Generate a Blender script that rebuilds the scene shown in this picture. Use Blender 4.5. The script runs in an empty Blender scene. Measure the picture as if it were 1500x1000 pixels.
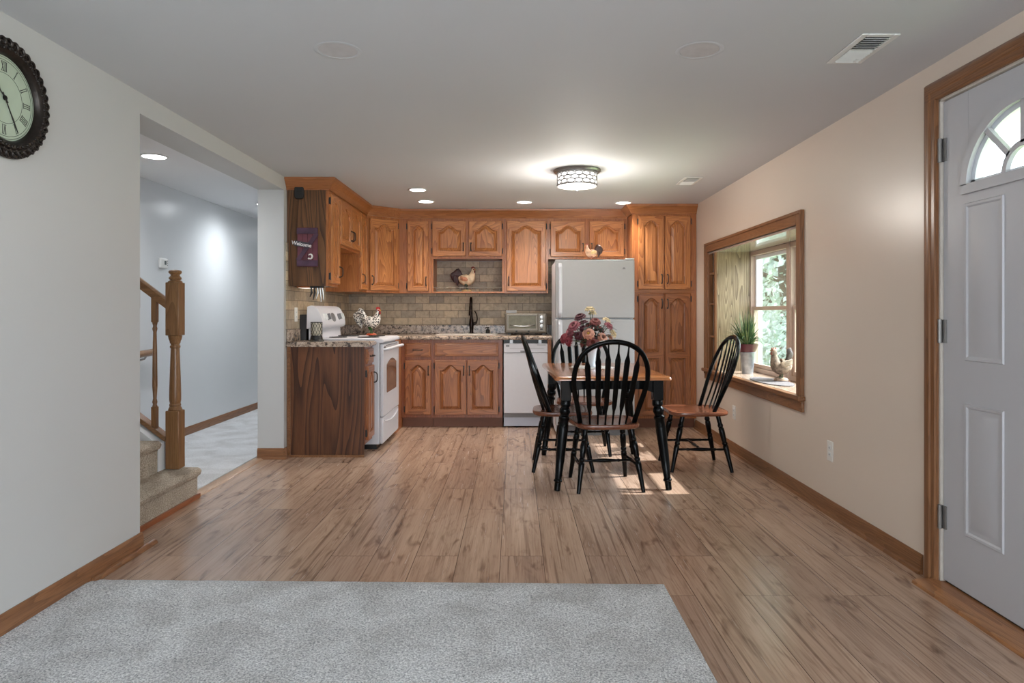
import bpy, bmesh, math, random
from mathutils import Vector, Matrix
S = bpy.context.scene
COL = S.collection
PI = math.pi
R = math.radians

# ------------------------------------------------------------------ camera
cd = bpy.data.cameras.new('camera')
cam = bpy.data.objects.new('camera', cd)
COL.objects.link(cam)
cd.sensor_width = 36
cd.lens = 24.0
cd.shift_x = -5 / 1500
cd.shift_y = -43 / 1500
cd.clip_start = .05
cd.clip_end = 300
cam.location = (0, 0, 1.15)
cam.rotation_euler = (R(90), 0, 0)
S.camera = cam
# ------------------------------------------------------------------ view, sky, sun, daylight
S.view_settings.view_transform = 'Standard'
S.view_settings.look = 'None'
S.view_settings.gamma = 1
S.view_settings.use_curve_mapping = False
S.view_settings.exposure = 0.0
W = bpy.data.worlds.new('sky')
S.world = W
W.use_nodes = True
wn = W.node_tree.nodes
wn['Background'].inputs[0].default_value = (.84, .92, 1.0, 1)
wn['Background'].inputs[1].default_value = 5.0


def light(name, kind, loc, rot, energy, color=(1, 1, 1), **kw):
    d = bpy.data.lights.new(name, kind)
    d.energy = energy
    d.color = color
    for k, v in kw.items():
        setattr(d, k, v)
    o = bpy.data.objects.new(name, d)
    o.location = loc
    o.rotation_euler = rot
    COL.objects.link(o)
    return o


# sun from outside the bay window (travels towards -X and down)
sun = light('sun', 'SUN', (8, 5, 8), (0, 0, 0), 9.0, (.98, .98, 1.0), angle=R(.6))
sun.rotation_euler = Vector((-.72, -.03, -.70)).to_track_quat('-Z', 'Y').to_euler()
# area lamps: fill added behind the camera, plus daylight at the bay window
light('rear_fill_light', 'AREA', (0, -3.12, 1.30), (R(90), 0, 0), 78, (.86, .93, 1.0), shape='RECTANGLE', size=3.0, size_y=1.5)  # fill lamp added outside an invented rear window
light('side_fill_light', 'AREA', (2.0, -1.35, 1.25), (0, R(90), 0), 122, (.87, .93, 1.0), shape='RECTANGLE', size=1.5, size_y=2.3)  # fill lamp added at an unseen window in the right wall
bay = light('bay_sky', 'AREA', (4.1, 5.2, 3.1), (0, 0, 0), 620, (.84, .92, 1.0), shape='RECTANGLE', size=2.4, size_y=2.0)
bay.rotation_euler = Vector((-2.1, 0, -2.0)).to_track_quat('-Z', 'Y').to_euler()

# ------------------------------------------------------------------ helpers


def tag(o, label=None, cat=None, group=None, kind=None):
    if label: o['label'] = label
    if cat: o['category'] = cat
    if group: o['group'] = group
    if kind: o['kind'] = kind
    return o


def thing(name, label, cat, loc=(0, 0, 0), rz=0, group=None, kind=None):
    o = bpy.data.objects.new(name, None)
    o.empty_display_size = .1
    o.location = loc
    o.rotation_euler = (0, 0, rz)
    COL.objects.link(o)
    return tag(o, label, cat, group, kind)


class MB:
    def __init__(s):
        s.bm = bmesh.new()

    def face(s, vs, mi=0):
        try:
            f = s.bm.faces.new(vs)
            f.material_index = mi
            return f
        except ValueError:
            return None

    def box(s, x0, x1, y0, y1, z0, z1, mi=0, M=None):
        v = [s.bm.verts.new((x, y, z)) for z in (z0, z1) for y in (y0, y1) for x in (x0, x1)]
        if M is not None:
            for q in v: q.co = M @ q.co
        for a in ((0, 2, 3, 1), (4, 5, 7, 6), (0, 1, 5, 4), (2, 6, 7, 3), (0, 4, 6, 2), (1, 3, 7, 5)):
            s.face([v[i] for i in a], mi)
        return s

    def lathe(s, prof, c=(0, 0, 0), seg=24, mi=0, M=None, sx=1, sy=1):
        rings = []
        for r, z in prof:
            ring = [s.bm.verts.new((c[0] + sx * r * math.cos(2 * PI * i / seg), c[1] + sy * r * math.sin(2 * PI * i / seg), c[2] + z)) for i in range(seg)]
            rings.append(ring)
        if M is not None:
            for ring in rings:
                for q in ring: q.co = M @ q.co
        for a, b in zip(rings, rings[1:]):
            for i in range(seg):
                s.face([a[i], a[(i + 1) % seg], b[(i + 1) % seg], b[i]], mi)
        if prof[0] == prof[-1]: return s
        if prof[0][0] > 1e-5: s.face(list(reversed(rings[0])), mi)
        if prof[-1][0] > 1e-5: s.face(rings[-1], mi)
        return s

    def tube(s, pts, rad, seg=8, hint=None, closed=False, mi=0, cap=True):
        pts = [Vector(p) for p in pts]
        n = len(pts)
        if not isinstance(rad, (list, tuple)): rad = [rad] * n
        rings = []
        u = None
        for i, p in enumerate(pts):
            if closed:
                t = pts[(i + 1) % n] - pts[i - 1]
            else:
                t = pts[min(i + 1, n - 1)] - pts[max(i - 1, 0)]
            t.normalize()
            if hint is not None:
                u = Vector(hint)
            elif u is None:
                u = Vector((1, 0, 0)) if abs(t.x) < .8 else Vector((0, 1, 0))
            u = (u - t * u.dot(t))
            u.normalize()
            v = t.cross(u)
            ra, rb = rad[i] if isinstance(rad[i], (list, tuple)) else (rad[i], rad[i])
            rings.append([s.bm.verts.new(p + u * ra * math.cos(2 * PI * k / seg) + v * rb * math.sin(2 * PI * k / seg)) for k in range(seg)])
        m = n if closed else n - 1
        for i in range(m):
            a, b = rings[i], rings[(i + 1) % n]
            for k in range(seg):
                s.face([a[k], a[(k + 1) % seg], b[(k + 1) % seg], b[k]], mi)
        if not closed and cap:
            s.face(list(reversed(rings[0])), mi)
            s.face(rings[-1], mi)
        return s

    def prism(s, pts, a, b, plane='xz', mi=0, M=None):
        """polygon extruded between a and b along the axis left out of plane"""
        def P(p, q):
            return {'xz': (p[0], q, p[1]), 'yz': (q, p[0], p[1]), 'xy': (p[0], p[1], q)}[plane]
        A = [s.bm.verts.new(P(p, a)) for p in pts]
        B = [s.bm.verts.new(P(p, b)) for p in pts]
        if M is not None:
            for q in A + B: q.co = M @ q.co
        n = len(pts)
        s.face(A, mi)
        s.face(list(reversed(B)), mi)
        for i in range(n):
            s.face([A[i], B[i], B[(i + 1) % n], A[(i + 1) % n]], mi)
        return s

    def ell(s, c, r, seg=16, rows=10, mi=0, M=None):
        if not isinstance(r, (list, tuple)): r = (r, r, r)
        T = Matrix.Translation(Vector(c)) @ (M if M is not None else Matrix.Identity(4)) @ Matrix.Diagonal((r[0], r[1], r[2], 1))
        res = bmesh.ops.create_uvsphere(s.bm, u_segments=seg, v_segments=rows, radius=1, matrix=T)
        if mi:
            for v in res['verts']:
                for f in v.link_faces: f.material_index = mi
        return s

    def quad(s, a, b, c, d, mi=0):
        return s.face([s.bm.verts.new(p) for p in (a, b, c, d)], mi)

    def build(s, name, mats, parent=None, bev=0, smooth=True, ang=35, loc=None, sub=0, recalc=True):
        if recalc: bmesh.ops.recalc_face_normals(s.bm, faces=s.bm.faces[:])
        me = bpy.data.meshes.new(name)
        s.bm.to_mesh(me)
        s.bm.free()
        if not isinstance(mats, (list, tuple)): mats = [mats]
        for m in mats: me.materials.append(m)
        if smooth:
            for p in me.polygons: p.use_smooth = True
            me.set_sharp_from_angle(angle=R(ang))
        o = bpy.data.objects.new(name, me)
        COL.objects.link(o)
        if parent: o.parent = parent
        if loc: o.location = loc
        if bev:
            m = o.modifiers.new('bevel', 'BEVEL')
            m.width = bev
            m.segments = 2
            m.limit_method = 'ANGLE'
            m.angle_limit = R(40)
        if sub:
            m = o.modifiers.new('subd', 'SUBSURF')
            m.levels = m.render_levels = sub
        return o


def spline(pts, n=8, closed=False):
    pts = [Vector(p) for p in pts]
    out = []
    N = len(pts)
    rng = N if closed else N - 1
    for i in range(rng):
        if closed:
            p0, p1, p2, p3 = pts[i - 1], pts[i], pts[(i + 1) % N], pts[(i + 2) % N]
        else:
            p0, p1, p2, p3 = pts[max(i - 1, 0)], pts[i], pts[i + 1], pts[min(i + 2, N - 1)]
        for k in range(n):
            t = k / n
            out.append(.5 * ((2 * p1) + (p2 - p0) * t + (2 * p0 - 5 * p1 + 4 * p2 - p3) * t * t + (3 * p1 - p0 - 3 * p2 + p3) * t ** 3))
    if not closed: out.append(pts[-1])
    return out


def circle(c, r, n=32, plane='xy'):
    o = []
    for i in range(n):
        a = 2 * PI * i / n
        x, y = r * math.cos(a), r * math.sin(a)
        o.append(Vector(c) + Vector({'xy': (x, y, 0), 'xz': (x, 0, y), 'yz': (0, x, y)}[plane]))
    return o


def lin(c):
    """sRGB 0-255 to linear"""
    return tuple(((v / 255) / 12.92 if v / 255 <= .04045 else ((v / 255 + .055) / 1.055) ** 2.4) for v in c) + (1,)


# ------------------------------------------------------------------ materials
class NT:
    def __init__(s, name):
        s.m = bpy.data.materials.new(name)
        s.m.use_nodes = True
        s.t = s.m.node_tree
        s.b = s.t.nodes['Principled BSDF']

    def n(s, typ, **kw):
        o = s.t.nodes.new(typ)
        for k, v in kw.items():
            if k.startswith('i_'):
                key = k[2:]
                key = int(key) if key.isdigit() else key.replace('_', ' ')
                o.inputs[key].default_value = v
            else:
                setattr(o, k, v)
        return o

    def l(s, a, b):
        s.t.links.new(a, b)

    def ramp(s, fac, stops):
        r = s.n('ShaderNodeValToRGB')
        e = r.color_ramp.elements
        while len(e) < len(stops): e.new(.5)
        for q, (p, c) in zip(e, stops):
            q.position = p
            q.color = c
        s.l(fac, r.inputs[0])
        return r.outputs[0]

    def mix(s, fac, a, b, mode='MIX'):
        m = s.n('ShaderNodeMix', data_type='RGBA', blend_type=mode)
        for v, i in ((fac, 0), (a, 6), (b, 7)):
            if hasattr(v, 'links') or isinstance(v, bpy.types.NodeSocket): s.l(v, m.inputs[i])
            else: m.inputs[i].default_value = v
        return m.outputs[2]

    def math(s, op, a, b=None):
        m = s.n('ShaderNodeMath', operation=op)
        for v, i in ((a, 0), (b, 1)):
            if v is None: continue
            if isinstance(v, bpy.types.NodeSocket): s.l(v, m.inputs[i])
            else: m.inputs[i].default_value = v
        return m.outputs[0]

    def noise(s, vec, scale, detail=2, rough=.5, dist=0):
        n = s.n('ShaderNodeTexNoise', i_Scale=scale, i_Detail=detail, i_Roughness=rough, i_Distortion=dist)
        if vec is not None: s.l(vec, n.inputs['Vector'])
        return n.outputs[0]

    def obj(s, scale=(1, 1, 1), rand=True, rot=(0, 0, 0)):
        tc = s.n('ShaderNodeTexCoord')
        v = tc.outputs['Object']
        if rand:
            oi = s.n('ShaderNodeObjectInfo')
            sc = s.n('ShaderNodeVectorMath', operation='SCALE')
            sc.inputs[0].default_value = (13.1, 7.7, 9.3)
            s.l(oi.outputs['Random'], sc.inputs['Scale'])
            ad = s.n('ShaderNodeVectorMath', operation='ADD')
            s.l(v, ad.inputs[0])
            s.l(sc.outputs[0], ad.inputs[1])
            v = ad.outputs[0]
        mp = s.n('ShaderNodeMapping')
        mp.inputs['Scale'].default_value = scale
        mp.inputs['Rotation'].default_value = rot
        s.l(v, mp.inputs[0])
        return mp.outputs[0]

    def bump(s, h, strength=.2, dist=.01):
        b = s.n('ShaderNodeBump', i_Strength=strength, i_Distance=dist)
        s.l(h, b.inputs['Height'])
        s.l(b.outputs[0], s.b.inputs['Normal'])

    def set(s, **kw):
        for k, v in kw.items():
            key = {'color': 'Base Color', 'rough': 'Roughness', 'metal': 'Metallic', 'spec': 'Specular IOR Level', 'coat': 'Coat Weight', 'coat_rough': 'Coat Roughness',
                   'em': 'Emission Color', 'es': 'Emission Strength', 'trans': 'Transmission Weight', 'alpha': 'Alpha', 'sss': 'Subsurface Weight'}[k]
            if isinstance(v, bpy.types.NodeSocket): s.l(v, s.b.inputs[key])
            else: s.b.inputs[key].default_value = v
        return s


def plain(name, rgb, rough=.5, metal=0, var=.05, scale=30, spec=.5, coat=0):
    t = NT(name)
    c = lin(rgb)
    f = t.noise(t.obj(), scale, 3)
    d = tuple(x * (1 - var) for x in c[:3]) + (1,)
    e = tuple(min(1, x * (1 + var)) for x in c[:3]) + (1,)
    t.set(color=t.ramp(f, [(.3, d), (.7, e)]), rough=rough, metal=metal, spec=spec, coat=coat)
    return t.m


def wood(name, light_, mid, dark, grain='z', scale=1.0, rough=.32, K=26, contrast=.75, coat=.14):
    """oak: cathedral rings are the contour lines of a noise stretched along the grain"""
    t = NT(name)
    a, c = .55 * scale, 6.0 * scale
    sc = {'z': (c, c, a), 'x': (a, c, c), 'y': (c, a, c)}[grain]
    v = t.obj(sc)
    n1 = t.noise(v, 1.0, 1.5, .45)
    ring = t.math('FRACT', t.math('MULTIPLY', n1, K))
    ring = t.math('POWER', ring, 1.6)
    fs = {'z': (420, 420, 9), 'x': (9, 420, 420), 'y': (420, 9, 420)}[grain]
    pore = t.noise(t.obj(fs), 1.0, 2, .6)
    ws = {'z': (14, 14, .8), 'x': (.8, 14, 14), 'y': (14, .8, 14)}[grain]
    band = t.noise(t.obj(ws), 1.0, 2)
    base = t.ramp(band, [(.3, lin(light_)), (.7, lin(mid))])
    rc = t.math('MULTIPLY', ring, contrast)
    col = t.mix(rc, base, lin(dark))
    pr = t.ramp(pore, [(.36, (.62, .55, .5, 1)), (.52, (1, 1, 1, 1))])
    col = t.mix(.75, col, pr, 'MULTIPLY')
    t.set(color=col, rough=rough, coat=coat, coat_rough=.18, spec=.35)
    t.bump(pore, .06, .002)
    return t.m


M = {}
OAK = ((206, 140, 84), (188, 120, 68), (130, 72, 36))
M['oak'] = wood('oak', *OAK)
OAKB = ((170, 110, 68), (152, 94, 55), (104, 58, 32))  # deeper oak tone for base fronts and lower pantry doors
M['oak_base'] = wood('oak_base_dark', *OAKB)
M['oak_base_h'] = wood('oak_base_dark_across', *OAKB, grain='x')
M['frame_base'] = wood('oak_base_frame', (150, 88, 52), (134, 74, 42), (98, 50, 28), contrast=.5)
M['oak_h'] = wood('oak_across', *OAK, grain='x')
M['oak_y'] = wood('oak_along', *OAK, grain='y')
TRIM = ((150, 106, 72), (134, 91, 59), (94, 61, 38))
M['trim'] = wood('oak_trim', *TRIM, contrast=.5)
M['trim_x'] = wood('oak_trim_x', *TRIM, grain='x', contrast=.5)
M['trim_y'] = wood('oak_trim_y', *TRIM, grain='y', contrast=.5)
M['crown'] = wood('oak_crown', (172, 112, 68), (156, 98, 56), (116, 68, 38), grain='x', contrast=.5)
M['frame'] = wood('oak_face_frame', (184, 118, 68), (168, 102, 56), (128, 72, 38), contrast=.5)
M['panel_up'] = wood('oak_plywood_upper', (122, 84, 50), (108, 72, 42), (52, 31, 18), scale=.9, K=20, contrast=.85, rough=.4)
M['panel_dark'] = wood('oak_plywood_dark', (116, 74, 46), (100, 60, 36), (44, 23, 14), scale=.7, K=17, contrast=.85, rough=.4)
M['bay_panel'] = wood('oak_plywood_bay', (168, 148, 120), (146, 126, 100), (88, 70, 52), scale=1.3, K=22, contrast=.8)
M['sill_glare_wood'] = wood('oak_sill_glare', (202, 178, 158), (188, 162, 142), (150, 124, 106), grain='y', K=14, contrast=.4, rough=.2, coat=.8)  # sill oak paled so its colour carries the window glare
M['toe'] = plain('stained_toe_board', (112, 66, 42), .5)
M['newel'] = wood('oak_newel', (150, 112, 74), (134, 96, 62), (98, 66, 40), contrast=.5)
M['newel_x'] = wood('oak_rail', (150, 112, 74), (134, 96, 62), (98, 66, 40), grain='x', contrast=.5)
M['tabletop'] = wood('table_top_wood', (196, 128, 78), (178, 108, 62), (136, 78, 42), grain='x', K=16, contrast=.4, rough=.14, coat=.8)
M['seat'] = wood('seat_wood', (134, 82, 58), (114, 66, 46), (74, 40, 28), grain='y', K=12, contrast=.4, rough=.25, coat=.3)
M['black'] = plain('black_green_paint', (5, 7, 8), .22, coat=.06, var=.2, spec=.14)
M['white_app'] = plain('white_enamel', (208, 208, 213), .42, var=.01, spec=.35)
M['white_side'] = plain('white_enamel_side', (206, 208, 214), .35, var=.01)
M['white_plastic'] = plain('white_plastic', (222, 222, 220), .4, var=.01)
M['grey_plastic'] = plain('grey_plastic', (120, 120, 122), .4)
M['dark'] = plain('dark_metal', (22, 20, 19), .4, var=.2)
M['bronze'] = plain('oil_rubbed_bronze', (38, 28, 24), .22, metal=.8, var=.2)
M['steel'] = plain('brushed_steel', (140, 134, 124), .5, metal=.55)
M['chrome'] = plain('chrome', (176, 174, 170), .3, metal=.9)
M['nickel'] = plain('satin_nickel', (150, 148, 146), .35, metal=.8)
M['outlet'] = plain('outlet_white', (226, 222, 216), .4, var=.01)


def wall_mat(name, rgb, rough=.42, spec=.4):
    t = NT(name)
    v = t.obj(rand=False)
    c = lin(rgb)
    f = t.noise(v, 1.5, 3)
    t.set(color=t.ramp(f, [(.3, tuple(x * .98 for x in c[:3]) + (1,)), (.7, c)]), rough=rough, spec=spec)
    t.bump(t.noise(v, 180, 2), .05, .002)
    return t.m


M['wall'] = wall_mat('wall_paint', (191, 191, 189))
M['wall_r'] = wall_mat('wall_paint_eggshell', (222, 207, 192), .30, .6)
M['wall_hall'] = wall_mat('hall_paint', (218, 221, 224), .24, .5)
M['ceil'] = wall_mat('ceiling_paint', (203, 205, 208), .7, .2)
M['whitetrim'] = wall_mat('white_trim_paint', (222, 224, 226), .4)


def floor_mat():
    t = NT('laminate_planks')
    tc = t.n('ShaderNodeTexCoord')
    mp = t.n('ShaderNodeMapping')
    mp.inputs['Rotation'].default_value = (0, 0, R(90))
    mp.inputs['Location'].default_value = (.33, .07, 0)
    t.l(tc.outputs['Object'], mp.inputs[0])
    b = t.n('ShaderNodeTexBrick', offset=.37, offset_frequency=2, i_Scale=1.0, i_Mortar_Size=.0017, i_Mortar_Smooth=.2, i_Bias=0.0, i_Brick_Width=1.22, i_Row_Height=.2)
    b.inputs['Color1'].default_value = (0, 0, 0, 1)
    b.inputs['Color2'].default_value = (1, 1, 1, 1)
    b.inputs['Mortar'].default_value = (.5, .5, .5, 1)
    t.l(mp.outputs[0], b.inputs['Vector'])
    # per-plank offset so that the grain changes from plank to plank
    rnd = b.outputs['Color']
    sc = t.n('ShaderNodeVectorMath', operation='SCALE')
    sc.inputs['Scale'].default_value = 3
    t.l(rnd, sc.inputs[0])
    ad = t.n('ShaderNodeVectorMath', operation='ADD')
    t.l(tc.outputs['Object'], ad.inputs[0])
    t.l(sc.outputs[0], ad.inputs[1])

    def st(s):
        m = t.n('ShaderNodeMapping')
        m.inputs['Scale'].default_value = s
        t.l(ad.outputs[0], m.inputs[0])
        return m.outputs[0]
    g = t.noise(st((13, 1.0, 1)), 1.0, 3, .55, .6)
    fine = t.noise(st((120, 3.2, 1)), 1.0, 3, .6)
    knots = t.noise(st((15, 3.6, 1)), 1.0, 2, .5, 1.2)
    base = t.ramp(g, [(.25, lin((134, 110, 96))), (.5, lin((176, 147, 128))), (.75, lin((202, 174, 153)))])
    base = t.mix(.42, base, t.ramp(rnd, [(0, lin((164, 136, 117))), (1, lin((198, 166, 140)))]))
    base = t.mix(.8, base, t.ramp(fine, [(.3, (.66, .61, .57, 1)), (.55, (1, 1, 1, 1))]), 'MULTIPLY')
    base = t.mix(.75, base, t.ramp(knots, [(.26, (.34, .28, .25, 1)), (.37, (.78, .75, .73, 1)), (.46, (1, 1, 1, 1))]), 'MULTIPLY')
    streak = t.noise(st((48, 1.0, 1)), 1.0, 2, .5, .3)
    base = t.mix(.7, base, t.ramp(streak, [(.30, (.42, .36, .33, 1)), (.42, (1, 1, 1, 1))]), 'MULTIPLY')
    col = t.mix(b.outputs['Fac'], base, lin((98, 76, 62)))
    t.set(color=col, rough=t.ramp(fine, [(.3, (.28,) * 3 + (1,)), (.7, (.18,) * 3 + (1,))]), spec=.5)
    t.bump(t.math('SUBTRACT', fine, b.outputs['Fac']), .05, .003)
    return t.m


M['floor'] = floor_mat()


def carpet_mat(name, a, b, scale=230):
    t = NT(name)
    v = t.obj(rand=False)
    f = t.noise(v, scale, 3, .75)
    big = t.noise(v, 4.5, 3, .5, .4)
    col = t.ramp(f, [(.27, lin(a)), (.66, lin(b))])
    col = t.mix(1.0, col, t.ramp(big, [(.35, (.80, .79, .78, 1)), (.6, (1, 1, 1, 1))]), 'MULTIPLY')
    t.set(color=col, rough=.95, spec=.1)
    t.bump(f, .8, .008)
    return t.m


M['carpet'] = carpet_mat('grey_carpet', (92, 97, 104), (255, 255, 255), 150)
M['hall_carpet'] = carpet_mat('hall_carpet', (176, 176, 178), (240, 241, 243), 150)
M['stair_carpet'] = carpet_mat('stair_carpet', (110, 98, 86), (214, 200, 182), 130)


def tile_mat(name, axis):
    t = NT(name)
    tc = t.n('ShaderNodeTexCoord')
    sp = t.n('ShaderNodeSeparateXYZ')
    t.l(tc.outputs['Object'], sp.inputs[0])
    cb = t.n('ShaderNodeCombineXYZ')
    t.l(sp.outputs[0 if axis == 'x' else 1], cb.inputs[0])
    t.l(t.math('SUBTRACT', sp.outputs[2], 1.012), cb.inputs[1])
    b = t.n('ShaderNodeTexBrick', offset=.5, i_Scale=1.0, i_Mortar_Size=.0022, i_Mortar_Smooth=.3, i_Brick_Width=.155, i_Row_Height=.0775)
    b.inputs['Color1'].default_value = lin((206, 184, 154))
    b.inputs['Color2'].default_value = lin((160, 146, 130))
    b.inputs['Mortar'].default_value = lin((92, 80, 70))
    t.l(cb.outputs[0], b.inputs['Vector'])
    v = t.obj(rand=False)
    n1 = t.noise(v, 22, 4, .6, .5)
    col = t.mix(.8, b.outputs['Color'], t.ramp(n1, [(.28, (.66, .62, .58, 1)), (.5, (.95, .95, .93, 1)), (.7, (1.12, 1.1, 1.06, 1))]), 'MULTIPLY')
    pit = t.noise(v, 70, 3, .7)
    col = t.mix(.7, col, t.ramp(pit, [(.28, (.45, .38, .32, 1)), (.38, (1, 1, 1, 1))]), 'MULTIPLY')
    t.set(color=col, rough=.5, spec=.4)
    t.bump(t.math('SUBTRACT', n1, b.outputs['Fac']), .35, .006)
    return t.m


M['tile_x'] = tile_mat('tumbled_tile_back', 'x')
M['tile_y'] = tile_mat('tumbled_tile_left', 'y')


def granite():
    t = NT('granite_laminate')
    v = t.obj(rand=False)
    n1 = t.noise(v, 26, 4, .65, .8)
    n2 = t.noise(v, 55, 3, .6, .3)
    col = t.ramp(n1, [(.30, lin((48, 44, 46))), (.41, lin((98, 86, 78))), (.49, lin((168, 148, 130))), (.60, lin((198, 178, 160))), (.70, lin((110, 90, 78)))])
    col = t.mix(.8, col, t.ramp(n2, [(.34, (.36, .31, .29, 1)), (.45, (1, 1, 1, 1))]), 'MULTIPLY')
    t.set(color=col, rough=.22, spec=.5)
    return t.m


M['granite'] = granite()


def emit(name, rgb, s):
    t = NT(name)
    t.set(color=(1, 1, 1, 1), em=tuple(rgb) + (1,), es=s, rough=.4)
    return t.m


M['lamp'] = emit('lit_lens', (1, .95, .88), 9)
M['lamp_cool'] = emit('lit_lens_cool', (.95, .97, 1), 9)
M['drum'] = emit('lit_drum_glass', (1, .97, .93), 1.9)


def glass(name, tint=(1, 1, 1)):
    t = NT(name)
    t.t.nodes.remove(t.b)
    out = t.t.nodes['Material Output']
    tr = t.n('ShaderNodeBsdfTransparent')
    tr.inputs[0].default_value = tuple(tint) + (1,)
    gl = t.n('ShaderNodeBsdfGlossy')
    gl.inputs['Roughness'].default_value = .03
    lw = t.n('ShaderNodeLayerWeight')
    lw.inputs['Blend'].default_value = .12
    mx = t.n('ShaderNodeMixShader')
    t.l(t.math('MULTIPLY', lw.outputs['Fresnel'], .6), mx.inputs[0])
    t.l(tr.outputs[0], mx.inputs[1])
    t.l(gl.outputs[0], mx.inputs[2])
    t.l(mx.outputs[0], out.inputs[0])
    return t.m


M['glass'] = glass('window_glass', (.97, .99, .98))


def spotted(name, base, spots, scale, thr=.42, rough=.3):
    t = NT(name)
    v = t.obj()
    vo = t.n('ShaderNodeTexVoronoi', i_Scale=scale)
    t.l(v, vo.inputs['Vector'])
    t.set(color=t.ramp(vo.outputs['Distance'], [(thr - .04, lin(spots)), (thr + .04, lin(base))]), rough=rough)
    return t.m


# ------------------------------------------------------------------ the room
XL, XR, YB, ZC = -1.815, 1.79, 7.41, 2.212
HX = -3.05


def struct(name, mb, mat, bev=0, smooth=True):
    o = mb.build(name, mat, None, bev, smooth)
    o['kind'] = 'structure'
    return o


m = MB(); m.box(-2.02, XR + .14, -3.1, YB + .12, -.06, 0)
struct('floor', m, M['floor'])
m = MB(); m.box(HX - .1, -2.02, 2.4, 11.5, -.06, 0)
struct('floor_hall', m, M['floor'])
m = MB(); m.box(-2.02, XR + .14, -3.1, YB + .12, ZC, ZC + .1)
struct('ceiling', m, M['ceil'])
m = MB(); m.box(HX - .1, -2.02, 2.4, 11.5, 2.25, 2.35)
struct('ceiling_hall', m, wall_mat('hall_ceiling_paint', (238, 239, 241), .7, .2))
m = MB(); m.box(-2.02, XR + .14, YB, YB + .12, 0, ZC)
struct('wall_back', m, M['wall'])
# left wall: living-room part, header over the opening, pier and kitchen part
m = MB()
m.box(-2.02, XL, -3.1, 3.30, 0, ZC)
m.box(-2.02, XL, 3.30, 5.35, 2.11, ZC)
m.box(-2.02, XL, 5.35, YB, 0, ZC)
m.box(-2.02, XL, YB + .12, 11.5, 0, 2.25)
struct('wall_left', m, M['wall'])
# right wall around the bay opening and the entry door
WY0, WY1, WZ0, WZ1 = 4.31, 6.315, .60, 1.705
DY0, DY1, DZ = 1.93, 2.885, 2.045
m = MB()
m.box(XR, XR + .14, -3.1, -2.5, 0, ZC)
m.box(XR, XR + .14, -2.5, -.2, 0, .5)
m.box(XR, XR + .14, -2.5, -.2, 2.0, ZC)
m.box(XR, XR + .14, -.2, DY0, 0, ZC)
m.box(XR, XR + .14, DY0, DY1, DZ, ZC)
m.box(XR, XR + .14, DY1, WY0, 0, ZC)
m.box(XR, XR + .14, WY0, WY1, 0, WZ0)
m.box(XR, XR + .14, WY0, WY1, WZ1, ZC)
m.box(XR, XR + .14, WY1, YB, 0, ZC)
struct('wall_right', m, M['wall_r'])
# wall behind the camera with an opening for the added fill window
m = MB()
m.box(-2.02, -1.55, -3.1, -2.98, 0, ZC)
m.box(1.55, XR, -3.1, -2.98, 0, ZC)
m.box(-1.55, 1.55, -3.1, -2.98, 0, .50)
m.box(-1.55, 1.55, -3.1, -2.98, 2.08, ZC)
struct('wall_front', m, M['wall'])
m = MB(); m.box(HX - .1, HX, 2.4, 11.5, 0, 2.25)
struct('wall_hall_left', m, M['wall_hall'])
m = MB(); m.box(HX, -2.02, 11.4, 11.5, 0, 2.25)
struct('wall_hall_end', m, M['wall_hall'])
m = MB(); m.box(HX, -2.02, 2.4, 3.12, 0, 2.25)
struct('wall_stair', m, M['wall_hall'])

# baseboards (profiled boards)


def baseboard(name, segs, h=.085, shoe=True):
    m = MB()
    for (axis, wall, sgn, a, b) in segs:
        # profile: (offset from wall, z)
        prof = [(0, 0), (.013, 0), (.013, h - .022), (.008, h - .008), (.004, h), (0, h)]
        if shoe:
            prof = [(0, 0), (.026, 0), (.0255, .006), (.022, .013), (.013, .017), (.013, h - .022), (.008, h - .008), (.004, h), (0, h)]
        if axis == 'y':
            m.prism([(wall + sgn * p, z) for p, z in prof], a, b, 'xz')
        else:
            m.prism([(wall + sgn * p, z) for p, z in prof], a, b, 'yz')
    return struct(name, m, M['trim_y' if segs[0][0] == 'y' else 'trim_x'])


baseboard('baseboard_right', [('y', XR, -1, -2.98, 1.855), ('y', XR, -1, 2.995, 6.77)])
baseboard('baseboard_left', [('y', XL, 1, -2.98, 3.31)], shoe=False)
baseboard('baseboard_pier', [('x', 5.35, -1, -2.02, -1.79), ('y', XL, 1, 5.335, 5.415)])
baseboard('baseboard_left_end', [('x', 3.30, 1, -2.02, XL)], shoe=False)
baseboard('baseboard_hall', [('y', HX, 1, 4.25, 11.39)], shoe=False)
baseboard('baseboard_front', [('x', -2.98, 1, XL, XR)], shoe=False)
# quarter round that runs on past the wall end, transition strip of the hall, threshold
m = MB()
m.prism([(XL + .013 + .022 * math.cos(a), .001 + .022 * math.sin(a)) for a in [R(k * 15) for k in range(7)]] + [(XL + .013, .001)], 2.90, 3.40, 'xz')
struct('trim_1', m, M['trim_y'])
m = MB()
m.prism([(-2.045, 0), (-2.04, .008), (-2.015, .010), (-1.985, .010), (-1.968, .003), (-1.967, 0)], 4.23, 5.335, 'xz')
struct('trim_2', m, wood('transition_oak', (192, 158, 126), (178, 142, 110), (140, 106, 80), grain='y', contrast=.4))
m = MB()
m.prism([(1.685, 0), (1.69, .012), (1.71, .018), (XR + .10, .020), (XR + .10, 0)], DY0, DY1 + .02, 'xz')
struct('trim_3', m, wood('threshold_oak', (178, 126, 84), (160, 108, 68), (112, 70, 42), grain='y', contrast=.5))
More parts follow.
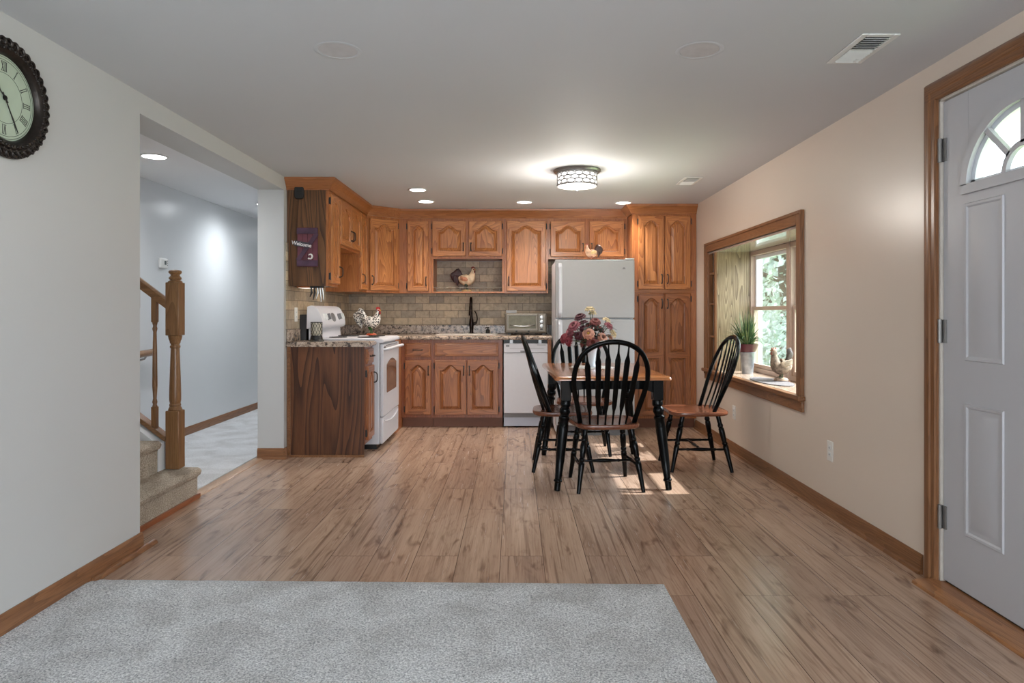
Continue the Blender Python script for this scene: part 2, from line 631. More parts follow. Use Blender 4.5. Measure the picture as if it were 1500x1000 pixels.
# carpet of the living room and of the hall
m = MB()
X1 = .625
nx, ny = 60, 100
random.seed(4)
vs = []
for j in range(ny + 1):
    row = []
    for i in range(nx + 1):
        x = XL + .015 + (X1 - XL - .015) * i / nx
        yf = 2.925 - .05 * i / nx
        y = -2.96 + (yf + 2.96) * j / ny
        edge = min((X1 - x) / .02, (yf - y) / .02, 1)
        row.append(m.bm.verts.new((x, y, .004 + .010 * math.sqrt(max(0, edge)) + random.uniform(0, .0015))))
    vs.append(row)
for j in range(ny):
    for i in range(nx):
        m.face([vs[j][i], vs[j][i + 1], vs[j + 1][i + 1], vs[j + 1][i]])
bx = [vs[0][0], vs[0][nx], vs[ny][nx], vs[ny][0]]
# skirt down to the floor
edge = vs[0] + [r[nx] for r in vs[1:]] + list(reversed(vs[ny][:-1])) + [vs[j][0] for j in range(ny - 1, 0, -1)]
low = [m.bm.verts.new((v.co.x, v.co.y, 0)) for v in edge]
for i in range(len(edge)):
    k = (i + 1) % len(edge)
    m.face([edge[i], edge[k], low[k], low[i]])
o = m.build('carpet', M['carpet'])
tag(o, 'pale grey speckled cut-pile carpet covering the foreground living-room floor', 'carpet', kind='stuff')
m = MB(); m.box(HX + .014, -2.045, 4.26, 11.39, 0, .012)
o = m.build('hall_carpet', M['hall_carpet'])
tag(o, 'light grey carpet on the hallway floor beyond the newel post', 'carpet', kind='stuff')

# ------------------------------------------------------------------ staircase in the opening
st = thing('staircase', 'carpeted staircase climbing left behind the wall end, white skirt board', 'staircase', (-1.97, 3.14, 0))
for k in range(4):
    m = MB()
    x = -.25 * k + (.075 if k else 0)
    z = .19 * (k + 1)
    dep = 1.10 if k == 0 else .96
    prof = [(x - .30 if k < 3 else x - .32, z - .19 if k == 0 else z - .20), (x, z - .19 if k == 0 else z - .20), (x, z - .055), (x + .018, z - .045), (x + .026, z - .025), (x + .020, z - .006), (x + .004, z), (x - .30 if k < 3 else x - .32, z)]
    m.prism(prof, .168 if k == 0 else 0, dep, 'xz')
    m.build('step', M['stair_carpet'], st, bev=.012)
m = MB()
m.prism([(-.175, .191), (-.175, .352), (-1.06, 1.016), (-1.06, .0), (-.32, .0), (-.32, .191)], .962, 1.10, 'xz')
m.build('skirt_board', M['whitetrim'], st)
m = MB()
m.box(.001, .014, .168, 1.10, 0, .028)
o = m.build('base_strip', wood('stair_strip', (168, 104, 66), (150, 88, 54), (116, 64, 38), grain='y', contrast=.4), st)
# railing: newel on the first step, sloped rail, bottom rail, balusters
NX, NY = -2.093, 4.20
rl = thing('stair_railing', 'oak stair railing with turned newel post on the first carpeted step', 'railing', (NX, NY, .192))
m = MB()
h = .041
def sq(a, b, hw, ch=0):
    m.box(-hw, hw, -hw, hw, a, b)
m.box(-h, h, -h, h, 0, .355)
m.lathe([(.041, .355), (.036, .372), (.030, .380), (.035, .388), (.030, .398), (.034, .42), (.034, .45), (.031, .56), (.027, .68), (.025, .735), (.030, .742), (.030, .750), (.025, .756), (.025, .764), (.031, .770), (.031, .780), (.036, .79), (.041, .815)], seg=24)
m.box(-h, h, -h, h, .815, 1.140)
m.lathe([(.043, 1.140), (.039, 1.150), (.028, 1.154), (.037, 1.162), (.037, 1.170), (.031, 1.176), (.025, 1.182), (.026, 1.188), (.037, 1.198), (.039, 1.206), (.034, 1.214), (.015, 1.219), (0, 1.22)], seg=24)
m.build('newel_post', M['newel'], rl, bev=.004)
SL = .75
m = MB()
prof = [(-.030, -.028), (.030, -.028), (.032, .0), (.026, .022), (.012, .032), (-.012, .032), (-.026, .022), (-.032, 0)]
def slope_bar(m, prof, x0, z0, L):
    A = [m.bm.verts.new((x0, p[0], z0 + p[1])) for p in prof]
    B = [m.bm.verts.new((x0 - L, p[0], z0 + p[1] + SL * L)) for p in prof]
    n = len(prof)
    m.face(A); m.face(list(reversed(B)))
    for i in range(n): m.face([A[i], B[i], B[(i + 1) % n], A[(i + 1) % n]])
slope_bar(m, prof, -.040, 1.005, .90)
m.build('handrail', M['newel_x'], rl)
m = MB()
slope_bar(m, [(-.035, -.02), (.035, -.02), (.035, .012), (-.035, .012)], -.046, .185, .90)
m.build('bottom_rail', M['newel_x'], rl, bev=.003)
for k in range(7):
    x = -.125 - .115 * k
    zb = .185 + .012 + SL * (-x - .046)
    zt = 1.005 - .028 + SL * (-x - .040)
    m = MB()
    H = zt - zb
    m.box(x - .016, x + .016, -.016, .016, zb - .02, zb + .12)
    m.lathe([(.016, zb + .12), (.011, zb + .135), (.015, zb + .15), (.010, zb + .17), (.015, zb + .25), (.013, zb + .45), (.010, zb + .58), (.015, zb + .60), (.010, zb + .615), (.016, zb + .64)], (x, 0, 0), seg=12)
    m.box(x - .016, x + .016, -.016, .016, zb + .64, zt + .02)
    m.build('baluster', M['newel'], rl, bev=.002)
hr = thing('wall_handrail', 'end of an oak handrail fixed to the hall wall behind the balusters', 'handrail', (HX + .06, 5.66, .82))
m = MB()
m.tube([(0, 0, 0), (0, -.03, 0), (0, -.6, -.02), (0, -1.1, -.04)], [.02, .028, .028, .028], 12)
m.build('rail', M['newel'], hr)
m = MB()
m.tube([(-.06, -.12, -.06), (-.02, -.12, -.05), (0, -.12, -.02)], .008, 8)
m.build('bracket', M['nickel'], hr)

# ------------------------------------------------------------------ bay window in the right wall
w1 = thing('window_1', None, None, (XR, 0, 0))
w1['kind'] = 'structure'
BX = .315   # depth of the bay behind the wall plane
T = 'trim_y'
m = MB()    # casing: sides and head
cw = .075
def casing(m, y0, y1, z0, z1):
    m.box(-.018, 0, y0, y1, z0, z1)
    m.box(-.026, 0, y0, y1, z0, z1) if False else None
# left (far) casing, right (near) casing, head
m.box(-.018, .004, WY1 - .005, WY1 + .075, WZ0 - .02, WZ1 + .075)
m.box(-.026, .004, WY1 + .060, WY1 + .082, WZ0 - .02, WZ1 + .082)
m.box(-.018, .004, WY0 - .075, WY0 + .005, WZ0 - .02, WZ1 + .075)
m.box(-.026, .004, WY0 - .082, WY0 - .060, WZ0 - .02, WZ1 + .082)
m.build('side_casing', M['trim'], w1, bev=.004)
m = MB()
m.box(-.018, .004, WY0 + .005, WY1 - .005, WZ1 - .005, WZ1 + .075)
m.box(-.026, .004, WY0 - .060, WY1 + .060, WZ1 + .060, WZ1 + .082)
m.box(-.022, .004, WY0 + .005, WY1 - .005, WZ1 - .005, WZ1 + .010)
m.build('head_casing', M['trim_y'], w1, bev=.004)
m = MB()    # stool and bay floor
m.box(-.045, .0, WY0 - .10, WY1 + .10, .600, .6295)
m.build('sill_nose', M['trim_y'], w1, bev=.006)
m = MB()
m.box(0, BX + .08, WY0 + .002, WY1 - .002, .602, .630)
m.build('sill', M['sill_glare_wood'], w1, bev=.006)
m = MB(); m.box(-.020, .0, WY0 - .085, WY1 + .085, .530, .600)
m.build('apron', M['trim_y'], w1, bev=.004)
m = MB(); m.box(.0, BX + .08, WY0 + .002, WY1 - .002, WZ1 - .022, WZ1 - .002)
m.build('head_board', plain('bay_head_board', (178, 168, 158), .18, coat=.6), w1)
m = MB(); m.box(.004, BX, 6.075, 6.093, .630, WZ1 - .022)
m.build('side_panel', M['bay_panel'], w1)
m = MB(); m.box(.004, BX, WY0 + .002, WY0 + .022, .630, WZ1 - .022)
m.build('near_panel', M['bay_panel'], w1)
m = MB()    # shelf niche at the far end
m.box(-.012, .03, 6.076, 6.118, .630, WZ1 - .022)
m.box(-.010, .03, WY1 - .025, WY1 - .003, .630, WZ1 - .022)
m.box(.29, .30, 6.094, WY1 - .003, .630, WZ1 - .022)
m.build('niche_frame', M['trim'], w1, bev=.002)
for z in (.927, 1.224, 1.50):
    m = MB(); m.box(.0, .289, 6.119, WY1 - .026, z - .009, z + .009)
    m.build('niche_shelf', M['trim_y'], w1)
# sashes: two double-hung units in the outer plane
SASH = plain('tan_sash', (196, 172, 158), .4, var=.03)
VINYL = plain('white_vinyl', (232, 236, 242), .35, var=.01)
m = MB()
for (a, b) in ((5.270, 6.075), (4.332, 5.195)):
    m.box(BX - .015, BX + .05, max(a - .06, WY0 + .002), a, .63, WZ1 - .022)
    m.box(BX - .015, BX + .05, b - .013, b, .63, WZ1 - .022)
    m.box(BX - .015, BX + .05, a, b, .63, .668)
    m.box(BX - .015, BX + .05, a, b, WZ1 - .06, WZ1 - .022)
m.build('window_frame', M['trim'] if False else SASH, w1, bev=.003)
for (a, b) in ((5.270, 6.062), (4.332, 5.182)):
    for (z0, z1, xo, nm) in ((.668, 1.20, BX + .0, 'lower_sash'), (1.165, WZ1 - .06, BX + .024, 'upper_sash')):
        m = MB()
        f = .032
        m.box(xo, xo + .022, a + .002, a + f, z0, z1)
        m.box(xo, xo + .022, b - f, b - .002, z0, z1)
        m.box(xo, xo + .022, a + f, b - f, z0, z0 + f)
        m.box(xo, xo + .022, a + f, b - f, z1 - f, z1)
        s_ = m.build(nm, SASH if nm == 'lower_sash' else VINYL, w1, bev=.003)
        m = MB()
        m.box(xo + .009, xo + .012, a + f, b - f, z0 + f, z1 - f)
        m.build('pane', M['glass'], s_)
# outer shell of the bay so no sky leaks in
m = MB()
m.box(.14, BX + .1, WY0 - .02, WY0 + .002, .55, WZ1 + .05)
m.box(.14, BX + .1, WY1 - .002, WY1 + .02, .55, WZ1 + .05)
m.box(.14, BX + .1, WY0 - .02, WY1 + .02, WZ1 - .001, WZ1 + .05)
m.box(.14, BX + .1, WY0 - .02, WY1 + .02, .55, .601)
m.box(.30, BX + .1, 6.094, WY1, .63, WZ1 - .022)
m.build('outer_shell', M['whitetrim'], w1)
# unseen window added behind the camera for the rear fill light
w2 = thing('rear_fill_window', None, None, (0, -3.0, 0))
w2['kind'] = 'structure'
m = MB()
for x in (-1.55, -.54, .48, 1.49):
    m.box(x, x + .06, -.08, .0, .5, 2.08)
m.box(-1.55, 1.55, -.08, 0, .5, .56)
m.box(-1.55, 1.55, -.08, 0, 2.02, 2.08)
m.build('window_frame', VINYL, w2)

w3 = thing('side_fill_window', None, None, (XR, -1.35, 0))  # unseen side window, added for the fill light
w3['kind'] = 'structure'
m = MB()
for y in (-1.15, -.03, 1.09):
    m.box(.02, .10, y, y + .06, .5, 2.0)
m.box(.02, .10, -1.15, 1.15, .5, .56)
m.box(.02, .10, -1.15, 1.15, 1.94, 2.0)
m.build('window_frame', VINYL, w3)

# ------------------------------------------------------------------ entry door
d1 = thing('door_1', None, None, (XR, 0, 0))
d1['kind'] = 'structure'
YH = 2.872          # hinge edge
DW = .914
YC_ = YH - DW / 2
DOORM = wall_mat('door_paint', (188, 188, 192), .42, .45)
# the slab is built as a grid in (y,z) with the fan light cut out
m = MB()
def dquad(y0, y1, z0, z1):
    m.box(.012, .056, y0, y1, z0, z1)
LZ = 1.655          # base line of the fan light opening
FR = .300           # opening half width
FH = .255           # opening height
dquad(YH - DW, YH, .028, LZ)
dquad(YH - DW, YC_ - FR - .001, LZ, 2.032)
dquad(YC_ + FR + .001, YH, LZ, 2.032)
N = 40
arc = [(YC_ + FR * math.cos(PI * i / N), LZ + FH * math.sin(PI * i / N)) for i in range(N + 1)]
for i in range(N):
    (ya, za), (yb, zb) = arc[i], arc[i + 1]
    for x in (.012, .056):
        m.quad((x, ya, za), (x, yb, zb), (x, yb, 2.032), (x, ya, 2.032))
    m.quad((.012, ya, za), (.056, ya, za), (.056, yb, zb), (.012, yb, zb))
m.quad((.012, YC_ - FR, 2.032), (.056, YC_ - FR, 2.032), (.056, YC_ + FR, 2.032), (.012, YC_ + FR, 2.032))
slab = m.build('door_slab', DOORM, d1, smooth=False)
# embossed panels
def emboss(y0, y1, z0, z1):
    m = MB()
    def rect(d, x): return [m.bm.verts.new(p) for p in ((x, y0 + d, z0 + d), (x, y1 - d, z0 + d), (x, y1 - d, z1 - d), (x, y0 + d, z1 - d))]
    L = [rect(0, .0125), rect(.004, .006), rect(.013, .007), rect(.020, .0125), rect(.030, .0122), rect(.048, .008)]
    for a, b in zip(L, L[1:]):
        for i in range(4): m.face([a[i], a[(i + 1) % 4], b[(i + 1) % 4], b[i]])
    m.face(L[-1])
    m.build('raised_panel', DOORM, slab, ang=15)
for (za, zb) in ((.955, 1.585), (.255, .785)):
    emboss(2.515, 2.735, za, zb)
    emboss(2 * YC_ - 2.735, 2 * YC_ - 2.515, za, zb)
# fan light frame, muntins, panes
m = MB()
def arcbar(m, r0, r1, h0, h1, x0, x1, n=40):
    A = []
    for i in range(n + 1):
        c, s_ = math.cos(PI * i / n), math.sin(PI * i / n)
        A.append([m.bm.verts.new(p) for p in ((x0, YC_ + r0 * c, LZ + h0 * s_), (x1, YC_ + r0 * c, LZ + h0 * s_), (x1, YC_ + r1 * c, LZ + h1 * s_), (x0, YC_ + r1 * c, LZ + h1 * s_))])
    for a, b in zip(A, A[1:]):
        for k in range(4): m.face([a[k], a[(k + 1) % 4], b[(k + 1) % 4], b[k]])
    m.face(A[0]); m.face(A[-1])
arcbar(m, FR - .006, FR + .032, FH - .006, FH + .032, -.002, .014)
m.box(-.002, .014, YC_ - FR - .032, YC_ + FR + .032, LZ - .034, LZ + .004)
fl = m.build('fanlight_frame', DOORM, slab, ang=30)
m = MB()
arcbar(m, .085, .107, .085, .107, .004, .022, 24)
for a in (45, 90, 135):
    c, s_ = math.cos(R(a)), math.sin(R(a))
    r0, r1 = .098, 1 / math.sqrt((c / FR) ** 2 + (s_ / FH) ** 2)
    u = Vector((0, c, s_)); v = Vector((0, -s_, c))
    p0 = Vector((.004, YC_, LZ)) + u * r0; p1 = Vector((.004, YC_, LZ)) + u * (r1 + .004)
    dx = Vector((.018, 0, 0))
    q = [p0 - v * .011, p0 + v * .011, p1 + v * .011, p1 - v * .011]
    A = [m.bm.verts.new(p) for p in q]; B = [m.bm.verts.new(p + dx) for p in q]
    m.face(A); m.face(list(reversed(B)))
    for k in range(4): m.face([A[k], B[k], B[(k + 1) % 4], A[(k + 1) % 4]])
m.build('muntin', DOORM, slab, ang=30)
m = MB()
arcbar(m, FR - .022, FR, FH - .022, FH, .022, .054)
m.box(.022, .054, YC_ - FR, YC_ + FR, LZ, LZ + .018)
m.build('inner_frame', VINYL, slab, ang=30)
m = MB()
m.prism([(y, z) for y, z in arc], .034, .040, 'yz')
m.build('pane', M['glass'], slab, smooth=False)
m = MB()
m.lathe([(.028, 0), (.028, .006), (.012, .012), (.011, .045), (.024, .055), (.029, .070), (.022, .085), (0, .088)], seg=20, M=Matrix.Translation((.012, YH - DW + .07, .96)) @ Matrix.Rotation(R(-90), 4, 'Y'))
m.build('door_knob', M['nickel'], slab)
for z in (1.83, 1.07, .29):
    m = MB()
    m.tube([(-.002, YH + .004, z - .05), (-.002, YH + .004, z + .05)], .008, 10)
    m.box(.006, .013, YH - .022, YH + .004, z - .048, z + .048)
    m.build('hinge', M['nickel'], slab)
m = MB(); m.box(.018, .050, YH - DW + .002, YH - .002, .020, .0275)
m.box(.022, .046, YH - DW + .002, YH - .002, .0135, .0205)
m.build('door_sweep', M['dark'], slab)
m = MB()   # jamb and casing
m.box(0, .14, YH + .004, DY1 + .001, 0, DZ)
m.box(0, .14, DY0 - .001, YH - DW - .004, 0, DZ)
m.box(0, .14, DY0, DY1, 2.036, DZ + .001)
m.build('jamb', plain('pale_jamb_paint', (198, 190, 180), .5), d1)
m = MB()
def cas(m, y0, y1, z0, z1, vert=True):
    m.box(-.016, .0, y0, y1, z0, z1)
pr = [(0, 0), (-.010, 0), (-.016, .006), (-.016, .030), (-.022, .036), (-.024, .062), (-.018, .074), (-.004, .086), (0, .086)]
m.prism([(x, DY1 + .002 + q) for x, q in pr], 0, DZ + .002, 'xy')
m.prism([(x, DY0 - .002 - q) for x, q in pr], 0, DZ + .002, 'xy')
m.build('side_casing', M['trim'], d1)
m = MB()
# mitred head
for (x, q), (x2, q2) in zip(pr, pr[1:] + pr[:1]):
    m.quad((x, DY1 + .002 + q, DZ + .002 + q), (x, DY0 - .002 - q, DZ + .002 + q), (x2, DY0 - .002 - q2, DZ + .002 + q2), (x2, DY1 + .002 + q2, DZ + .002 + q2))
for sg, Y0 in ((1, DY1 + .002), (-1, DY0 - .002)):
    a = [(x, Y0 + sg * q, DZ + .002) for x, q in pr]
    b = [(x, Y0 + sg * q, DZ + .002 + q) for x, q in pr]
    n = len(pr)
    for i in range(n):
        m.quad(a[i], a[(i + 1) % n], b[(i + 1) % n], b[i])
bmesh.ops.remove_doubles(m.bm, verts=m.bm.verts[:], dist=1e-5)
m.build('head_casing', M['trim_y'], d1)

# ------------------------------------------------------------------ cabinets
NA = 26


def bumpf(u, k=1.06, p=.72):
    u = max(-1, min(1, u * k))
    return (.5 * (1 + math.cos(PI * u))) ** p


def panel_region(m, X0, X1, Z0, Z1, x0, x1, z0, zs, a, t):
    def loop(d, y):
        pts = [(x0 + d, z0 + d), (x1 - d, z0 + d), (x1 - d, zs - d)]
        for i in range(1, NA):
            f = i / NA
            pts.append((x1 - d + (x0 - x1 + 2 * d) * f, zs - d + a * (bumpf(2 * f - 1, 1.28, .80) if x1 - x0 > .17 else bumpf(2 * f - 1, 1.08, .60))))
        pts.append((x0 + d, zs - d))
        return [m.bm.verts.new((x, y, z)) for x, z in pts]
    Lp = [loop(0, -t), loop(.003, -t + .004), loop(.005, -t + .015), loop(.012, -t + .017), loop(.014, -t + .012), loop(.036, -t + .001)]
    out = [(X0, Z0), (X1, Z0), (X1, Z1)] + [(x1 + (x0 - x1) * i / NA, Z1) for i in range(1, NA)] + [(X0, Z1)]
    O = [m.bm.verts.new((x, -t, z)) for x, z in out]
    n = len(O)
    for i in range(n):
        k = (i + 1) % n
        mi = 1 if (i == 0 or 2 <= i <= n - 2) else 0
        m.face([O[i], O[k], Lp[0][k], Lp[0][i]], mi)
    for A, B in zip(Lp, Lp[1:]):
        for i in range(n):
            k = (i + 1) % n
            m.face([A[i], A[k], B[k], B[i]])
    m.face(Lp[-1])


def make_door(parent, x0, x1, z0, z1, arch=None, handle=None, hpos='bottom', hinge=None, panels=None, name='door', sw=.050, hlen=.085, base=None):
    """raised-panel cathedral door; local face plane y=0, door proud towards -y"""
    w, h = x1 - x0, z1 - z0
    t = .024
    e = .005
    sw = min(sw, w * .24)
    if arch is None: arch = min(.055, .32 * (w - 2 * sw))
    m = MB()
    regs = panels or [(0, h, True)]
    for k, (za, zb, ar) in enumerate(regs):
        A = arch if ar else .0001
        lo = z0 + za + (e if za < 1e-6 else 0)
        hi = z0 + zb - (e if abs(zb - h) < 1e-6 else 0)
        br = .050 if za < 1e-6 else .028
        tr = .045 if abs(zb - h) < 1e-6 else .028
        panel_region(m, x0 + e, x1 - e, lo, hi, x0 + sw, x1 - sw, z0 + za + br, z0 + zb - tr - A, A, t)
    F = [m.bm.verts.new(p) for p in ((x0 + e, -t, z0 + e), (x1 - e, -t, z0 + e), (x1 - e, -t, z1 - e), (x0 + e, -t, z1 - e))]
    G = [m.bm.verts.new(p) for p in ((x0, -t + .006, z0), (x1, -t + .006, z0), (x1, -t + .006, z1), (x0, -t + .006, z1))]
    H = [m.bm.verts.new(p) for p in ((x0, -.001, z0), (x1, -.001, z0), (x1, -.001, z1), (x0, -.001, z1))]
    for a, b in ((F, G), (G, H)):
        for i in range(4): m.face([a[i], a[(i + 1) % 4], b[(i + 1) % 4], b[i]])
    m.face(H)
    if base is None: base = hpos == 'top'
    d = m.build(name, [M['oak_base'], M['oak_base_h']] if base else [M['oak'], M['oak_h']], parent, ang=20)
    if handle:
        hx = x0 + .024 if handle == 'L' else x1 - .024
        hz = z0 + .06 + hlen / 2 if hpos == 'bottom' else z1 - .06 - hlen / 2
        pull(d, hx, hz, t, hlen)
    if hinge:
        hx = x0 - .006 if hinge == 'L' else x1 + .006
        for hz in (z0 + .055, z1 - .055):
            m = MB()
            m.box(hx - .006, hx + .006, -.012, -.0005, hz - .026, hz + .026)
            m.tube([(hx, -.012, hz - .03), (hx, -.012, hz + .03)], .004, 8)
            m.build('hinge', M['dark'], d)
    return d


def pull(parent, hx, hz, t, L=.085, horiz=False):
    m = MB()
    pts = [(0, 0), (.004, .016), (.016, .026), (L / 2, .028), (L - .016, .026), (L - .004, .016), (L, 0)]
    P = []
    for q, o in pts:
        s_ = q - L / 2
        P.append((hx + (s_ if horiz else 0), -t - o + .001, hz + (0 if horiz else s_)))
    m.tube(spline(P, 4), .0045, 8)
    for s_ in (-L / 2, L / 2):
        c = (hx + (s_ if horiz else 0), -t, hz + (0 if horiz else s_))
        m.lathe([(.008, -.0), (.008, .003), (.005, .005)], seg=10, M=Matrix.Translation(c) @ Matrix.Rotation(R(90), 4, 'X'))
    m.build('handle', M['dark'], parent)


def make_drawer(parent, x0, x1, z0, z1, handle=True, name='drawer'):
    m = MB()
    t, e = .021, .004
    def rect(d, y): return [m.bm.verts.new(p) for p in ((x0 + d, y, z0 + d), (x1 - d, y, z0 + d), (x1 - d, y, z1 - d), (x0 + d, y, z1 - d))]
    L = [rect(0, -.001), rect(0, -t + .008), rect(.006, -t + .003), rect(.014, -t + .003), rect(.020, -t)]
    m.face(L[0])
    for a, b in zip(L, L[1:]):
        for i in range(4): m.face([a[i], a[(i + 1) % 4], b[(i + 1) % 4], b[i]])
    m.face(L[-1])
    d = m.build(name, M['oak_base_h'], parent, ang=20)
    if handle: pull(d, (x0 + x1) / 2, (z0 + z1) / 2, t, .085, True)
    return d


UG, BG = 'oak wall cabinets around the kitchen corner', 'oak base cabinets under the counter'


def cabinet(name, label, loc, rz, w, d, z0, z1, group=None, base=False, side=None, frame=True):
    c = thing(name, label, 'cabinet', loc, rz, group)
    m = MB()
    m.box(.001, w - .001, .019, d, z0, z1)
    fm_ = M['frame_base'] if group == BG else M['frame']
    m.build('body', side or fm_, c)
    if frame:
        m = MB()
        m.box(.0005, w - .0005, 0, .020, z0, z1)
        m.build('face_frame', fm_, c)
    if base:
        m = MB()
        m.box(.001, w - .001, .065, d, 0, z0)
        m.build('toe_kick', M['toe'], c)
    return c


UZ0, UZ1 = 1.345, 2.125
YU, XU = 7.08, -1.485      # faces of the upper runs
YF, XF = 6.80, -1.195      # faces of the base runs
DT = 2.092                 # top of upper doors
# left run of wall cabinets (local x runs along +Y)
Y0 = 5.42
c = cabinet('wall_cabinet', 'narrow oak wall cabinet nearest the room, dark side panel with the welcome sign', (XU, Y0, 0), R(90), .295, XU - XL - .002, UZ0 + .012, UZ1, UG, side=M['panel_up'])
make_door(c, .022, .278, UZ0 + .035, DT, handle='R', hinge='L')
c = cabinet('wall_cabinet', 'short two-door oak wall cabinet high above the white range', (XU, Y0 + .296, 0), R(90), .764, XU - XL - .002, 1.70, UZ1, UG)
make_door(c, .012, .379, 1.722, DT, handle='R')
make_door(c, .383, .750, 1.722, DT, handle='L')
c = cabinet('wall_cabinet', 'narrow oak wall cabinet between the range alcove and the diagonal corner cabinet', (XU, Y0 + 1.061, 0), R(90), .319, XU - XL - .002, UZ0, UZ1, UG)
make_door(c, .014, .300, UZ0 + .022, DT, handle='L')
# diagonal corner cabinet
cx0, cy0 = XU, Y0 + 1.381          # near end of the diagonal face
cx1, cy1 = -1.205, YU
dg = math.hypot(cx1 - cx0, cy1 - cy0)
ra = math.atan2(cy1 - cy0, cx1 - cx0)
c = thing('corner_cabinet', 'diagonal oak corner wall cabinet with one wide arched door', 'cabinet', (cx0, cy0, 0), ra, UG)
m = MB()
Mi = Matrix.Rotation(-ra, 4, 'Z') @ Matrix.Translation((-cx0, -cy0, 0))
poly = [(cx0, cy0), (cx1, cy1), (cx1, YB - .002), (XL + .002, YB - .002), (XL + .002, cy0)]
m.prism(poly, UZ0, UZ1, 'xy', M=Mi)
m.build('body', M['frame'], c)
m = MB(); m.box(.0, dg, -.004, .0, UZ0, UZ1)
m.build('face_frame', M['frame'], c)
make_door(c, .030, dg - .028, UZ0 + .022, DT, handle='L', hinge='R')
# back run of wall cabinets
def bx_(px, Y): return (px - 755) * Y / 1000
xs = [cx1 + .001, bx_(632, YU), bx_(738.5, YU), bx_(803, YU), bx_(923, YU)]
DU = YB - YU - .002
c = cabinet('wall_cabinet', 'narrow single-door oak wall cabinet just left of the open tiled niche', (xs[0], YU, 0), 0, xs[1] - xs[0] - .001, DU, UZ0, UZ1, UG)
make_door(c, bx_(597, YU) - xs[0], bx_(628, YU) - xs[0], UZ0 + .022, DT, handle='R', hinge='L')
# niche cabinet
wN = xs[2] - xs[1]
c = cabinet('wall_cabinet', 'two-door oak wall cabinet with an open niche below over the sink', (xs[1] + .001, YU, 0), 0, wN - .002, DU, 1.705, UZ1, UG)
for (a, b, hd, hg) in ((.010, .355, 'R', 'L'), (.386, .731, 'L', 'R')):
    make_door(c, a, b, 1.728, DT, handle=hd, hinge=hg, hlen=.075)
m = MB()
m.box(0, .019, .0, DU, UZ0 + .003, 1.705)
m.box(wN - .021, wN - .002, .0, DU, UZ0 + .003, 1.705)
m.box(.019, wN - .021, .0, DU, UZ0 + .003, UZ0 + .019)
m.build('niche_frame', M['frame'], c)
m = MB()   # little gallery rail at the front of the niche shelf
m.tube([(.02, .012, UZ0 + .060), (wN - .022, .012, UZ0 + .060)], .004, 8)
for k in range(9):
    x = .05 + (wN - .10) * k / 8
    m.tube([(x, .012, UZ0 + .018), (x, .012, UZ0 + .060)], .003, 6)
m.build('gallery_rail', M['steel'], c)
c = cabinet('wall_cabinet', 'tall single-door oak wall cabinet between the niche and the refrigerator', (xs[2], YU, 0), 0, xs[3] - xs[2] - .001, DU, UZ0, UZ1, UG)
make_door(c, bx_(742, YU) - xs[2], bx_(799.5, YU) - xs[2], UZ0 + .022, DT, handle='L', hinge='R')
c = cabinet('wall_cabinet', 'short two-door oak wall cabinet directly above the white refrigerator', (xs[3], YU, 0), 0, xs[4] - xs[3] - .002, DU, 1.700, UZ1, UG)
make_door(c, bx_(806.5, YU) - xs[3], bx_(857, YU) - xs[3], 1.722, DT, handle='R', hinge='L', hlen=.075)
make_door(c, bx_(863, YU) - xs[3], bx_(914, YU) - xs[3], 1.722, DT, handle='L', hinge='R', hlen=.075)
# pantry
YP = 6.75
PX0, PX1 = bx_(926, YP), XR - .002
c = cabinet('pantry_cabinet', 'full-height oak pantry cabinet with four arched doors right of the refrigerator', (PX0, YP, 0), 0, PX1 - PX0, YB - YP - .002, .10, 2.125, base=True)
q = lambda px: bx_(px, YP) - PX0
for (a, b, hd, hg) in ((935, 972.3, 'R', 'L'), (973.7, 1011, 'L', 'R')):
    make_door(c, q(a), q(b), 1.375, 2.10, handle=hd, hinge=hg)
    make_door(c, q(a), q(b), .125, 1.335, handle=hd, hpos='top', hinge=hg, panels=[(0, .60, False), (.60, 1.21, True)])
m = MB(); m.box(.012, PX1 - PX0 - .012, -.008, 0, 1.340, 1.370)
m.build('mid_rail', M['crown'], c)
# crown moulding
CP = [(0, 2.118), (.014, 2.118), (.018, 2.132), (.030, 2.150), (.048, 2.175), (.060, 2.185), (.066, 2.198), (.066, ZC - .001), (0, ZC - .001)]
def crown(name, path, inner_end=True):
    """path: list of ((x,y), (nx,ny)) corner points with the offset direction of the profile"""
    m = MB()
    rings = []
    for (p, n) in path:
        rings.append([m.bm.verts.new((p[0] + n[0] * o, p[1] + n[1] * o, z)) for o, z in CP])
    k = len(CP)
    for a, b in zip(rings, rings[1:]):
        for i in range(k): m.face([a[i], a[(i + 1) % k], b[(i + 1) % k], b[i]])
    m.face(rings[0]); m.face(list(reversed(rings[-1])))
    return struct(name, m, M['crown'])
t8 = math.tan(R(22.5))
tg = math.tan(ra / 2)
ta = (cx1 - cx0, cy1 - cy0)
nd = (math.sin(ra), -math.cos(ra))
def miter(n1, n2):
    s_ = 1 / (1 + n1[0] * n2[0] + n1[1] * n2[1])
    return ((n1[0] + n2[0]) * s_, (n1[1] + n2[1]) * s_)
crown('trim_4', [((XL + .002, Y0), (0, -1)), ((XU, Y0), (1, -1)), ((cx0, cy0), miter((1, 0), nd)), ((cx1, cy1), miter(nd, (0, -1))), ((PX0 - .001, YU), (0, -1))])
crown('trim_5', [((PX0, YU - .067), (-1, 0)), ((PX0, YP), (-1, -1)), ((XR - .002, YP), (0, -1))])

